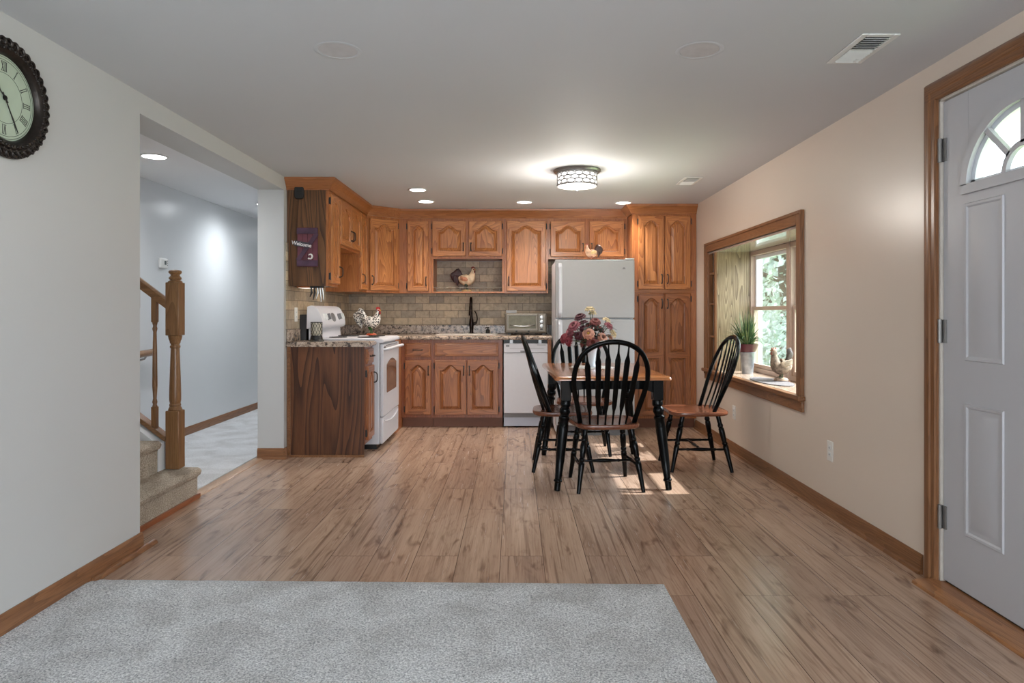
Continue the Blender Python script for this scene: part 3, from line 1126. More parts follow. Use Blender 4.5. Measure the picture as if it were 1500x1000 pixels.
# base cabinets
BZ = .875
c = cabinet('base_cabinet', 'oak base cabinet at the left counter end with a dark plywood side panel', (XF, Y0, 0), R(90), .275, XF - XL - .002, .10, BZ, BG, side=M['panel_dark'])
m = MB(); m.box(-.004, .001, .004, XF - XL - .03, .004, BZ)
m.build('end_panel', M['panel_dark'], c)
m = MB(); m.box(-.012, -.004, .004, XF - XL - .004, .0, .018)
m.box(-.010, -.004, XF - XL - .032, XF - XL - .004, .018, BZ)
m.build('end_trim', M['trim_x'], c)
m = MB(); m.box(.001, .274, .065, XF - XL - .002, .0, .10)
m.build('toe_kick', M['toe'], c)
make_drawer(c, .020, .256, .735, .855)
make_door(c, .020, .256, .130, .715, handle='R', hpos='top', hinge='L')
# corner + narrow drawer cabinet of the back run
BXA = -1.135
w = bx_(634, YF) - BXA
c = cabinet('base_cabinet', 'narrow oak base cabinet with a drawer between the range and sink', (BXA, YF, 0), 0, w - .001, YB - YF - .002, .10, BZ, BG, base=True)
q = lambda px: bx_(px, YF) - BXA
make_drawer(c, q(593.5), q(631), .705, .845)
make_door(c, q(593.5), q(631.5), .130, .672, handle='R', hpos='top', hinge='L')
SX = bx_(634, YF)
w = bx_(736, YF) - SX
c = cabinet('base_cabinet', 'oak sink base cabinet with two arched doors under the faucet', (SX, YF, 0), 0, w, YB - YF - .002, .10, BZ - .2, BG, base=True, frame=False)
m = MB(); m.box(0, w, 0, .02, .10, BZ)
m.box(0, .02, .02, YB - YF - .002, BZ - .2, BZ)
m.box(w - .02, w, .02, YB - YF - .002, BZ - .2, BZ)
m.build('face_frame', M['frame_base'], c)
q = lambda px: bx_(px, YF) - SX
make_drawer(c, q(637), q(730), .712, .845, handle=False, name='false_drawer_front')
make_door(c, q(637), q(683), .130, .672, handle='R', hpos='top', hinge='L')
make_door(c, q(684.3), q(730), .130, .672, handle='L', hpos='top', hinge='R')
m = MB(); m.box(.320, .356, YF + .002, YB - .002, 0, BZ)
o = m.build('cabinet_end_panel', M['oak'], bev=.002)
tag(o, 'upright oak end panel between the dishwasher and the refrigerator', 'panel')
m = MB(); m.box(XL + .001, BXA - .001, 6.475, YB - .002, .0, BZ - .001)
o = m.build('corner_base_unit', M['frame'])
tag(o, 'oak blind corner base unit behind the range end', 'cabinet', BG)

# countertops with a rounded nose and a low backsplash curb
def nose(x):  # front nose profile (offset, z)
    return [(0, .876), (.016, .876), (.024, .884), (.026, .895), (.022, .907), (.010, .914)]
c1 = thing('countertop', 'short speckled granite-look countertop left of the range, under the lantern', 'countertop', (0, 0, 0))
m = MB()
m.prism([(XL + .002, .876)] + [(XF + .012 + o, z) for o, z in nose(0)] + [(XL + .002, .914)], Y0 - .028, 5.693, 'xz')
m.build('worktop', M['granite'], c1)
m = MB(); m.box(XL + .002, XL + .024, Y0 - .020, 5.693, .9145, 1.010)
m.build('backsplash_curb', M['granite'], c1, bev=.006)
c2 = thing('countertop', 'long speckled granite-look countertop with the sink, toaster oven and white rooster', 'countertop', (0, 0, 0))
SK = (-.795, -.20, 6.90, 7.27)
CE = .362
m = MB()
yf = YF - .012
m.box(XL + .002, SK[0], yf, YB - .002, .876, .914)
m.box(XL + .002, XF + .02, 6.478, yf, .876, .914)
m.box(SK[1], CE, yf, YB - .002, .876, .914)
m.box(SK[0], SK[1], yf, SK[2], .876, .914)
m.box(SK[0], SK[1], SK[3], YB - .002, .876, .914)
m.prism([(yf - o, z) for o, z in nose(0)] + [(yf, .914)], XF + .02, CE, 'yz')
bmesh.ops.remove_doubles(m.bm, verts=m.bm.verts[:], dist=1e-5)
m.build('worktop', M['granite'], c2)
m = MB()
m.box(XL + .002, CE, YB - .024, YB - .002, .9145, 1.010)
m.box(XL + .002, XL + .024, 6.478, YB - .026, .9145, 1.010)
m.build('backsplash_curb', M['granite'], c2, bev=.005)
# tiled backsplash
m = MB(); m.box(XL + .012, bx_(812, YB), YB - .012, YB, 1.0105, 1.70)
struct('trim_6', m, M['tile_x'], smooth=False).name = 'trim_6'
m = MB(); m.box(XL, XL + .012, Y0 - .026, YB - .012, 1.0105, 1.70)
struct('trim_7', m, M['tile_y'], smooth=False)

# ------------------------------------------------------------------ appliances
# range (local frame: x along +Y, y into the wall)
rg = thing('kitchen_range', 'white electric kitchen range with a rounded control console and dark oven window', 'range', (-1.135, 5.70, 0), R(90))
RW = .762
RD = -1.135 - XL      # depth to wall
m = MB()
m.box(0, RW, .0, RD - .09, .045, .893)
m.build('body', M['white_side'], rg, bev=.006)
m = MB(); m.box(.03, RW - .03, .03, RD - .12, 0, .046)
m.build('plinth', M['dark'], rg)
m = MB()
m.prism([(-.035, .893), (-.040, .905), (-.034, .922), (-.015, .930), (RD - .10, .930), (RD - .10, .893)], -.004, RW + .004, 'yz')
m.build('cooktop', M['white_app'], rg, bev=.004)
for (bx, by, r) in ((.20, .14, .10), (.56, .14, .08), (.20, .40, .08), (.56, .40, .10)):
    m = MB()
    pts = []
    for k in range(70):
        a = k / 70 * 2 * PI * 4
        rr = .02 + (r - .02) * k / 70
        pts.append((bx + rr * math.cos(a), by + rr * math.sin(a), .9345))
    m.tube(pts, .004, 6)
    m.build('burner', M['dark'], rg)
m = MB()   # oven door with window recess
m.box(.004, RW - .004, -.032, -.004, .275, .880)
od = m.build('oven_door', M['white_app'], rg, bev=.006)
m = MB()
wa, wb, za, zb = .15, .61, .46, .70
top = [(wb + (wa - wb) * i / 16, zb + .045 * math.sin(PI * i / 16)) for i in range(17)]
m.prism([(wa + .01, za), (wb - .01, za), (wb, za + .01)] + top + [(wa, za + .01)], -.0345, -.030, 'xz')
m.build('oven_window', plain('oven_glass', (96, 80, 66), .12, var=.1, coat=.6), od)
m = MB()
m.tube(spline([(.03, -.032, .835), (.04, -.062, .84), (.10, -.078, .845), (RW / 2, -.082, .847), (RW - .10, -.078, .845), (RW - .04, -.062, .84), (RW - .03, -.032, .835)], 6), [(.013, .018)] * 37, 10, hint=(0, 0, 1))
m.build('handle', M['white_app'], od)
m = MB()
for k in range(9):
    m.box(.12 + .062 * k, .16 + .062 * k, -.0335, -.030, .862, .870)
m.build('vent_slot', M['dark'], od)
m = MB(); m.box(.02, .10, -.0335, -.031, .845, .860)
m.build('nameplate', M['dark'], od)
m = MB()
m.box(.004, RW - .004, -.028, -.002, .050, .268)
dr = m.build('storage_drawer', M['white_app'], rg, bev=.006)
m = MB()
m.tube(spline([(.06, -.029, .235), (.2, -.033, .215), (RW / 2, -.034, .205), (RW - .2, -.033, .215), (RW - .06, -.029, .235)], 8), .007, 8)
m.build('handle', M['white_app'], dr)
# console: neck + bulging head
m = MB()
m.prism([(RD - .085, .90), (RD - .165, .925), (RD - .160, 1.02), (RD - .085, 1.02)], .01, RW - .01, 'yz')
m.build('console_neck', M['white_app'], rg, bev=.004)
m = MB()
cp = spline([(RD - .155, 1.010, 0), (RD - .195, 1.022, 0), (RD - .205, 1.06, 0), (RD - .185, 1.13, 0), (RD - .155, 1.185, 0), (RD - .115, 1.205, 0), (RD - .075, 1.195, 0)], 6)
cp = [(p.x, p.y) for p in cp] + [(RD - .070, 1.010)]
m.prism(cp, 0, RW, 'yz')
con = m.build('console', M['white_app'], rg, bev=.003, ang=40)
m = MB(); m.box(.005, RW - .005, RD - .068, RD - .014, .30, 1.13)
m.build('back_panel', M['dark'], rg)
tilt = Matrix.Rotation(R(-70), 4, 'X')
for i, x in enumerate((.10, .20, .56, .66)):
    m = MB()
    Mx = Matrix.Translation((x, RD - .190, 1.108)) @ Matrix.Rotation(R(72), 4, 'X')
    m.lathe([(.030, 0), (.030, .004), (.026, .008), (.024, .012), (.0, .012)], seg=20, M=Mx)
    m.box(-.006, .006, -.026, .026, .008, .030, M=Mx)
    m.build('knob', M['white_plastic'] if i % 3 == 0 else M['grey_plastic'], con)
m = MB()
Mx = Matrix.Translation((.38, RD - .192, 1.105)) @ Matrix.Rotation(R(72), 4, 'X')
m.lathe([(.055, 0), (.055, .004), (.050, .006), (0, .006)], seg=28, M=Mx, sx=1.2, sy=.75)
m.build('clock_panel', M['grey_plastic'], con)

# refrigerator
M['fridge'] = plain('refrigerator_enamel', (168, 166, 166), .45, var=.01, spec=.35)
FY = 6.34
fr = thing('refrigerator', 'white top-freezer refrigerator between the counter and the pantry', 'refrigerator', (bx_(813.3, FY), FY, 0))
FW = bx_(929.8, FY) - bx_(813.3, FY)
FT = 1.638
m = MB(); m.box(.004, FW - .004, .062, .72, .03, FT - .008)
m.build('body', M['white_side'], fr, bev=.006)
m = MB(); m.box(.02, FW - .02, .04, .10, .0, .085)
m.build('base_grille', M['grey_plastic'], fr)
m = MB(); m.box(0, FW, 0, .06, .095, 1.085)
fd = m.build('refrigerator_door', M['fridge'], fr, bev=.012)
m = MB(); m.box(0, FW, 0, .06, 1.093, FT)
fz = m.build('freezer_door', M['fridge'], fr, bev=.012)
for (par, a, b) in ((fd, .60, 1.075), (fz, 1.105, 1.60)):
    m = MB()
    m.tube(spline([(.045, .002, a), (.045, -.030, a + .03), (.045, -.040, a + .08), (.045, -.040, b - .08), (.045, -.030, b - .03), (.045, .002, b)], 5), [(.018, .010)] * 26, 10, hint=(1, 0, 0))
    m.build('handle', M['white_app'], par)
m = MB(); m.box(FW - .085, FW - .004, -.0, .065, FT + .001, FT + .012)
m.build('hinge_cover', M['white_plastic'], fr, bev=.002)
m = MB(); m.prism([(FW - .115, 1.548), (FW - .085, 1.548), (FW - .092, 1.566), (FW - .108, 1.566)], -.002, .001, 'xz')
m.build('badge', M['grey_plastic'], fz)

# dishwasher
DX0 = bx_(738, YF)
dw = thing('dishwasher', 'narrow white dishwasher under the toaster oven', 'dishwasher', (DX0, YF - .02, 0))
DWW = bx_(802, YF) - DX0
m = MB(); m.box(.003, DWW - .003, .03, .56, .10, .845)
m.build('tub', M['grey_plastic'], dw)
m = MB(); m.box(0, DWW, 0, .03, .145, .745)
dd = m.build('door', M['white_app'], dw, bev=.005)
m = MB(); m.box(0, DWW, -.004, .03, .748, .838)
cpn = m.build('control_panel', M['white_app'], dw, bev=.004)
m = MB(); m.box(.165, .245, -.008, .001, .752, .768)
m.build('latch', M['grey_plastic'], cpn)
m = MB(); m.box(.022, .055, -.0065, -.003, .806, .826)
m.build('badge', M['grey_plastic'], cpn)
m = MB(); m.box(.33, .42, -.0062, -.003, .822, .826)
m.box(.06, .40, -.0062, -.003, .788, .790)
m.build('marking', M['grey_plastic'], cpn)
m = MB(); m.box(.0, DWW, .045, .06, .012, .14)
m.build('kick_plate', plain('kick_plate_enamel', (186, 192, 206), .3, var=.01), dw)
m = MB(); m.box(.0, DWW, .03, .07, .842, .874)
m.build('top_gap_liner', M['dark'], dw)
for x in (.06, DWW - .09):
    m = MB(); m.box(x, x + .03, .005, .03, .838, .876)
    m.build('mounting_bracket', M['nickel'], dw)

# toaster oven
TX0 = bx_(739.5, 7.03)
to = thing('toaster_oven', 'silver toaster oven with three knobs on the countertop', 'toaster oven', (TX0, 7.03, .914))
TW = bx_(801.5, 7.03) - TX0
m = MB(); m.box(0, TW, .006, .30, .018, .228)
m.build('body', plain('taupe_steel', (112, 104, 92), .5, metal=.4), to, bev=.014)
m = MB()
a, b, c_, d_ = .022, .335, .045, .215
m.box(a, b, -.006, .006, c_, c_ + .022); m.box(a, b, -.006, .006, d_ - .016, d_)
m.box(a, a + .016, -.006, .006, c_ + .022, d_ - .016); m.box(b - .016, b, -.006, .006, c_ + .022, d_ - .016)
tdoor = m.build('door', M['steel'], to, bev=.003)
m = MB(); m.box(a + .016, b - .016, -.002, .003, c_ + .022, d_ - .016)
m.build('window', plain('toaster_glass', (104, 100, 80), .35, var=.2, spec=.3), tdoor)
m = MB(); m.tube(spline([(.05, -.004, .108), (.09, -.028, .098), (.18, -.034, .092), (.27, -.028, .098), (.31, -.004, .108)], 6), .006, 8)
m.build('handle', M['chrome'], tdoor)
m = MB(); m.box(.110, .130, -.010, .0, .030, .046); m.box(.235, .255, -.010, .0, .030, .046)
m.build('door_stop', M['dark'], to)
m = MB(); m.box(.345, .415, -.004, .006, .035, .215)
tp = m.build('control_panel', M['steel'], to, bev=.003)
for z in (.185, .140, .093):
    m = MB()
    Mx = Matrix.Translation((.378, -.004, z)) @ Matrix.Rotation(R(90), 4, 'X')
    m.lathe([(.020, 0), (.020, .003), (.016, .004), (.015, .018), (.0, .019)], seg=18, M=Mx)
    m.build('knob', M['dark'] if z > .2 else M['chrome'], tp)
    m = MB(); m.lathe([(.0205, 0), (.0225, 0), (.0225, .004), (.0205, .004), (.0205, 0)], seg=18, M=Mx)
    m.build('knob_ring', M['dark'], tp)
m = MB(); m.box(.364, .392, -.007, -.003, .055, .062)
m.build('indicator', M['dark'], tp)
for x in (.03, TW - .05):
    m = MB(); m.box(x, x + .03, .02, .26, 0, .019)
    m.build('foot', M['dark'], to)

# sink, faucet, soap dispenser
sk = thing('kitchen_sink', 'white drop-in kitchen sink set in the long countertop below the faucet', 'sink', (SK[0], SK[2], .9145))
m = MB()
w_, l_ = SK[1] - SK[0], SK[3] - SK[2]
m.box(-.012, w_ + .012, -.012, .004, 0, .008); m.box(-.012, w_ + .012, l_ - .004, l_ + .012, 0, .008)
m.box(-.012, .004, .004, l_ - .004, 0, .008); m.box(w_ - .004, w_ + .012, .004, l_ - .004, 0, .008)
m.build('rim', plain('sink_composite', (206, 196, 184), .3), sk, bev=.003)
m = MB()
m.box(.002, .010, .002, l_ - .002, -.17, 0); m.box(w_ - .010, w_ - .002, .002, l_ - .002, -.17, 0)
m.box(.010, w_ - .010, .002, .010, -.17, 0); m.box(.010, w_ - .010, l_ - .010, l_ - .002, -.17, 0)
m.box(.002, w_ - .002, .002, l_ - .002, -.18, -.17)
m.build('basin', plain('sink_basin', (196, 186, 176), .3), sk)
FX, FYY = -.472, 7.325
fa = thing('faucet', 'tall oil-rubbed bronze pull-down kitchen faucet behind the sink', 'faucet', (FX, FYY, .914))
m = MB()
m.lathe([(.034, 0), (.034, .006), (.022, .014), (.018, .03), (.021, .06), (.026, .11), (.022, .15), (.015, .18), (.013, .20)], seg=20)
m.build('base', M['bronze'], fa)
m = MB()
m.tube(spline([(0, 0, .19), (0, 0, .28), (0, -.012, .34), (0, -.055, .385), (0, -.105, .37), (0, -.125, .32)], 6), .0125, 12)
m.build('spout', M['bronze'], fa)
m = MB()
m.tube(spline([(0, -.124, .325), (0, -.128, .29), (0, -.132, .24), (0, -.134, .20)], 4), [.014] * 4 + [.017] * 4 + [.020] * 4 + [.021], 14)
m.build('spray_head', M['bronze'], fa)
m = MB()
m.tube([(.018, 0, .105), (.045, 0, .120), (.055, 0, .128)], [.014, .013, .010], 12)
m.tube(spline([(.050, 0, .125), (.062, -.004, .16), (.055, -.008, .21), (.035, -.010, .25)], 5), [.006] * 16, 8)
m.build('lever', M['bronze'], fa)
sd = thing('soap_dispenser', 'small dark soap dispenser on the countertop right of the faucet', 'soap dispenser', (bx_(714.5, 7.30), 7.30, .914))
m = MB(); m.lathe([(.020, 0), (.022, .004), (.022, .045), (.016, .052), (.008, .056), (.008, .066)], seg=18)
m.build('bottle', M['dark'], sd)
m = MB(); m.lathe([(.011, .066), (.011, .074), (0, .075)], seg=14)
m.tube([(0, 0, .070), (-.02, -.01, .070), (-.032, -.016, .066)], .004, 8)
m.build('pump', M['bronze'], sd)


def outlet(label, loc, rz, horiz=False, group='outlet plates on the walls'):
    """face towards local -y"""
    o = thing('wall_outlet', label, 'outlet', loc, rz, group)
    w, h = (.115, .070) if horiz else (.070, .115)
    m = MB(); m.box(-w / 2, w / 2, -.006, 0, -h / 2, h / 2)
    m.build('plate', M['outlet'], o, bev=.003)
    for s_ in (-.019, .019):
        m = MB()
        cx, cz = (s_, 0) if horiz else (0, s_)
        m.box(cx - .015, cx + .015, -.0075, -.005, cz - .013, cz + .013)
        sck = m.build('socket', M['white_plastic'], o, bev=.002)
        m = MB()
        for dx in (-.006, .006):
            if horiz: m.box(cx - .004, cx + .004, -.0079, -.007, cz + dx - .0012, cz + dx + .0012)
            else: m.box(cx + dx - .0012, cx + dx + .0012, -.0079, -.007, cz - .004, cz + .004)
        m.build('slot', M['dark'], sck)
    return o


outlet('white wall outlet low on the right wall, nearest the entry door', (XR - .0005, 3.875, .362), R(-90))
outlet('white wall outlet low on the right wall behind the pushed-back chair', (XR - .0005, 5.58, .330), R(-90))
outlet('white outlet on the left tile backsplash beside the lantern', (XL + .0125, 5.60, 1.13), R(90))
outlet('white horizontal outlet on the tile just above the toaster oven', (bx_(749, 7.39), YB - .0125, 1.135), 0, True)

# ------------------------------------------------------------------ lamps and ceiling fittings
def downlight(label, x, y, zc, lit, energy, r=.068, mat=None, col=(1, .92, .83)):
    o = thing('recessed_light' if lit else 'ceiling_speaker', label, 'ceiling light' if lit else 'ceiling speaker', (x, y, zc), 0, 'round recessed fittings in the ceilings')
    if lit:
        m = MB(); m.lathe([(r, -.001), (r + .014, -.001), (r + .016, -.004), (r + .012, -.008), (r, -.006), (r, -.001)], seg=32)
        m.build('trim_ring', M['white_plastic'], o)
        m = MB(); m.lathe([(r, -.0015), (r, -.004), (0, -.005)], seg=32)
        m.build('lens', mat or M['lamp'], o)
        light('recessed_lamp', 'SPOT', (x, y, zc - .03), (0, 0, 0), energy, col, spot_size=R(172 if zc > 2.23 else 122), spot_blend=1.0, shadow_soft_size=.06)
    else:
        m = MB(); m.lathe([(.078, 0), (.094, 0), (.096, -.0012), (.092, -.0026), (.080, -.0030), (.078, -.0022), (.078, 0)], seg=40)
        m.build('trim_ring', M['ceil'], o)
        m = MB(); m.lathe([(.077, -.0010), (.077, -.0018), (.05, -.0024), (0, -.0026)], seg=40)
        m.build('grille', plain('speaker_grille', (198, 196, 197), .7), o)
    return o


for lb, x, y in (('lit recessed ceiling light nearest the camera, in front of the corner cabinets', -.847, 5.92),
                 ('lit recessed ceiling light close to the diagonal corner cabinet', -.857, 6.54),
                 ('lit recessed ceiling light before the tall cabinet over the toaster oven', .086, 6.58),
                 ('lit recessed ceiling light before the refrigerator and pantry cabinets', 1.046, 6.62)):
    downlight(lb, x, y, ZC, True, 44)
HL = [('lit round ceiling light in the hallway above the newel post', 4.82), ('lit round ceiling light deeper in the hallway behind the white pier', 6.95), ('lit round ceiling light at the far end of the hallway', 9.2)]
for lb, y in HL:
    downlight(lb, -2.55, y, 2.25, True, 56, .078, M['lamp_cool'], (.93, .97, 1))
downlight('unlit round fitting flush in the ceiling at the left', -.72, 2.77, ZC, False, 0)
downlight('unlit round fitting flush in the ceiling at the right', .747, 2.77, ZC, False, 0)

lx, ly = .462, 5.12
fm = thing('ceiling_lamp', 'lit drum ceiling lamp with oval pierced metal band above the dining table', 'ceiling lamp', (lx, ly, ZC))
m = MB(); m.lathe([(.176, 0), (.178, -.006), (.170, -.018), (.150, -.024), (.02, -.024)], seg=48)
m.build('canopy', M['nickel'], fm)
m = MB(); m.lathe([(.140, -.024), (.142, -.03), (.142, -.112), (.138, -.118), (.09, -.124), (0, -.128)], seg=48)
m.build('glass_drum', M['drum'], fm)
m = MB()
for z, hh in ((-.026, .006), (-.116, .006)):
    m.lathe([(.146, z - hh), (.153, z - hh), (.153, z + hh), (.146, z + hh), (.146, z - hh)], seg=48)
m.build('band_ring', M['nickel'], fm)
m = MB()
nO = 16
for row in range(3):
    zc_ = -.045 - .0265 * row
    for k in range(nO):
        a0 = 2 * PI * (k + .5 * (row % 2)) / nO
        pts = []
        for j in range(14):
            b_ = 2 * PI * j / 14
            a = a0 + .5 * 2 * PI / nO * math.cos(b_)
            pts.append((.149 * math.cos(a), .149 * math.sin(a), zc_ + .0145 * math.sin(b_)))
        m.tube(pts, .0034, 5, closed=True)
m.build('pierced_band', M['nickel'], fm)
m = MB(); m.lathe([(.020, -.122), (.022, -.128), (.016, -.134), (.010, -.138), (.012, -.146), (.006, -.154), (0, -.155)], seg=20)
m.build('finial', M['nickel'], fm)
light('ceiling_lamp_bulb', 'POINT', (lx, ly, ZC - .30), (0, 0, 0), 25, (1, .94, .86), shadow_soft_size=.12)

def register(label, x0, x1, y0, y1):
    o = thing('ceiling_vent', label, 'vent', ((x0 + x1) / 2, (y0 + y1) / 2, ZC), 0, 'white ceiling registers')
    w, l = (x1 - x0) / 2, (y1 - y0) / 2
    m = MB()
    f = .026
    z0, z1 = -.006, 0
    m.box(-w, -w + f, -l, l, z0, z1); m.box(w - f, w, -l, l, z0, z1)
    m.box(-w + f, w - f, -l, -l + f, z0, z1); m.box(-w + f, w - f, l - f, l, z0, z1)
    m.build('frame', M['white_plastic'], o, bev=.003)
    m = MB(); m.box(-w + f, w - f, -l + f, l - f, -.0012, -.0004)
    m.build('duct', M['dark'], o)
    n = 14
    sl = (2 * l - 2 * f) / n
    for k in range(n):
        y = -l + f + sl * (k + .5)
        near = k < n / 2
        m = MB()
        rot = R(-52 if not near else 28)
        m.box(-w + f, w - f, -sl * (.62 if near else .40), sl * (.62 if near else .40), -.0006, .0006, M=Matrix.Translation((0, y, -.006)) @ Matrix.Rotation(rot, 4, 'X'))
        m.build('louver', M['white_plastic'], o)
    m = MB(); m.box(w * .35, w * .50, l - f - .03, l - f + .006, -.010, -.006)
    m.build('lever', M['white_plastic'], o)
register('white ceiling register near the entry door with dark open louvers', 1.322, 1.470, 2.60, 2.905)
register('small white ceiling register far back beside the pantry', 1.33, 1.478, 5.37, 5.675)

# thermostat
th = thing('thermostat', 'small white thermostat on the hallway wall above the newel post', 'thermostat', (HX, 5.88, 1.57), R(90))
m = MB(); m.box(-.062, .062, -.030, 0, -.045, .045)
m.build('case', M['white_plastic'], th, bev=.012)
m = MB(); m.box(-.004, .026, -.0315, -.0295, -.012, .022)
m.build('screen', plain('lcd', (92, 100, 100), .2), th)
m = MB()
for z in (-.014, .004, .022):
    m.box(.040, .050, -.032, -.0295, z - .004, z + .004)
m.build('button', M['grey_plastic'], th)

# ------------------------------------------------------------------ wall clock
ck = thing('wall_clock', 'large round wall clock with an ornate dark rim on the left wall', 'clock', (XL, 2.415, 1.908), R(90))
DKR = plain('antique_bronze', (40, 33, 29), .35, metal=.5, var=.35, scale=60)
Mf = Matrix.Rotation(R(90), 4, 'X')   # lathe axis -> local -y
m = MB()
m.lathe([(.148, .004), (.150, .018), (.156, .026), (.166, .032), (.176, .030), (.182, .020), (.182, .002)], seg=72, M=Mf)
m.build('rim', DKR, ck)
m = MB()
random.seed(2)
nS = 40
for k in range(nS):
    a = 2 * PI * k / nS
    cs, sn = math.cos(a), math.sin(a)
    def PT(r, da, y): return (r * math.cos(a + da), -y, r * math.sin(a + da))
    m.tube(spline([PT(.176, -.06, .016), PT(.196, -.07, .024), PT(.208, -.01, .022), PT(.200, .05, .020), PT(.190, .03, .024), PT(.191, -.01, .022)], 3), .0048, 6)
    m.tube(spline([PT(.176, .02, .020), PT(.190, .065, .018), PT(.206, .075, .018)], 3), .0055, 6)
    m.ell(PT(.170, .03, .032), .0065, 8, 6)
m.tube(circle((0, -.014, 0), .207, 72, 'xz'), .0062, 6, closed=True)
m.tube(circle((0, -.020, 0), .186, 72, 'xz'), .005, 6, closed=True)
m.build('scrollwork', DKR, ck)
m = MB(); m.lathe([(.150, .002), (.150, .006), (0, .006)], seg=72, M=Mf)
m.build('dial', plain('aged_dial', (178, 192, 170), .35, var=.06, scale=12), ck)
INK = plain('dial_ink', (62, 64, 60), .6)
m = MB()
for r_ in (.143, .134, .088):
    m.tube(circle((0, -.0065, 0), r_, 72, 'xz'), .0008, 4, closed=True)
m.build('minute_ring', INK, ck)
NUM = ['XII', 'I', 'II', 'III', 'IIII', 'V', 'VI', 'VII', 'VIII', 'IX', 'X', 'XI']
for k, s_ in enumerate(NUM):
    ang = R(90 - 30 * k)
    m = MB()
    wd = {'I': .007, 'V': .014, 'X': .014}
    tot = sum(wd[c_] for c_ in s_)
    Mn = Matrix.Rotation(-(ang - R(90)), 4, 'Y') @ Matrix.Translation((0, -.0065, .111))
    x = -tot / 2
    hh = .017
    for c_ in s_:
        xc = x + wd[c_] / 2
        def bar(xa, xb, tw):
            m.prism([(xa - tw, -hh), (xa + tw, -hh), (xb + tw, hh), (xb - tw, hh)], -.0005, .0005, 'xz', M=Mn)
        if c_ == 'I':
            bar(xc, xc, .0013); 
        elif c_ == 'V':
            bar(xc, xc - .005, .0014); bar(xc, xc + .005, .0007)
        else:
            bar(xc + .005, xc - .005, .0014); bar(xc - .005, xc + .005, .0007)
        x += wd[c_]
    m.prism([(-tot / 2, hh - .001), (tot / 2, hh - .001), (tot / 2, hh), (-tot / 2, hh)], -.0005, .0005, 'xz', M=Mn)
    m.prism([(-tot / 2, -hh), (tot / 2, -hh), (tot / 2, -hh + .001), (-tot / 2, -hh + .001)], -.0005, .0005, 'xz', M=Mn)
    m.build('numeral', INK, ck)
def hand(name, ang, L, wmax):
    m = MB()
    Mn = Matrix.Rotation(R(ang), 4, 'Y')
    m.prism([(-.0015, -.02), (.0015, -.02), (.0018, L * .45), (wmax, L * .62), (.0016, L * .80), (.0006, L), (-.0006, L), (-.0016, L * .80), (-wmax, L * .62), (-.0018, L * .45)], -.011, -.009, 'xz', M=Mn)
    m.lathe([(.009, .008), (.009, .012), (0, .013)], seg=16, M=Mf)
    m.build(name, M['dark'], ck)
hand('hour_hand', -47.5, .072, .008)
hand('minute_hand', 150, .125, .003)

# ------------------------------------------------------------------ dining table
TA = R(2)
dt = thing('dining_table', 'rectangular dining table with glossy brown top and black turned legs', 'table', (.632 - .035 * .6, 4.36 + .60, 0), TA)
tw, tl = .752 / 2, .600
m = MB()
c_ = .03
prof = [(0, .712), (0, .722), (-.004, .730), (-.012, .736), (-.022, .738)]
outl = []
for (sx, sy) in ((1, 1), (-1, 1), (-1, -1), (1, -1)):
    cx, cy = sx * (tw - c_), sy * (tl - c_)
    a0 = {(1, 1): 0, (-1, 1): 90, (-1, -1): 180, (1, -1): 270}[(sx, sy)]
    for k in range(5):
        a = R(a0 + 90 * k / 4)
        outl.append((cx, cy, math.cos(a), math.sin(a)))
rings = []
for d, z in prof:
    rings.append([m.bm.verts.new((x + (c_ + d) * ca, y + (c_ + d) * sa, z)) for x, y, ca, sa in outl])
n = len(outl)
for a, b in zip(rings, rings[1:]):
    for i in range(n): m.face([a[i], a[(i + 1) % n], b[(i + 1) % n], b[i]])
m.face(list(reversed(rings[0]))); m.face(rings[-1])
m.build('table_top', M['tabletop'], dt)
ax, ay = tw - .075, tl - .10
def apron(x0, y0, x1, y1):
    m = MB()
    N_ = 16
    L = math.hypot(x1 - x0, y1 - y0)
    pts = [(0, .7115), (L, .7115)]
    for i in range(N_ + 1):
        u = 1 - i / N_
        e = min(u, 1 - u) * L
        z = .625 + .022 * min(1, max(0, (e - .03) / .05)) ** 2
        pts.append((u * L, z))
    Mx = Matrix.Translation((x0, y0, 0)) @ Matrix.Rotation(math.atan2(y1 - y0, x1 - x0), 4, 'Z')
    m.prism(pts, -.011, .011, 'xz', M=Mx)
    m.build('apron', M['black'], dt)
apron(-ax, -ay, ax, -ay); apron(-ax, ay, ax, ay); apron(-ax, -ay, -ax, ay); apron(ax, -ay, ax, ay)
for sx in (-1, 1):
    for sy in (-1, 1):
        m = MB()
        p1 = Vector((sx * ax, sy * ay, .56))
        p0 = Vector((sx * (ax + .062), sy * (ay + .055), 0))
        m.box(p1.x - .033, p1.x + .033, p1.y - .033, p1.y + .033, .575, .7115)
        prof = [(0, .017), (.006, .020), (.10, .0215), (.104, .027), (.118, .029), (.130, .024), (.136, .022), (.40, .030), (.70, .034), (.80, .031), (.815, .036), (.84, .036), (.85, .027), (.875, .031), (.90, .037), (.93, .034), (.955, .026), (.965, .034), (.985, .036), (1.03, .032)]
        m.tube([p0 + (p1 - p0) * f for f, r in prof], [r for f, r in prof], 16)
        m.build('leg', M['black'], dt, bev=.003)

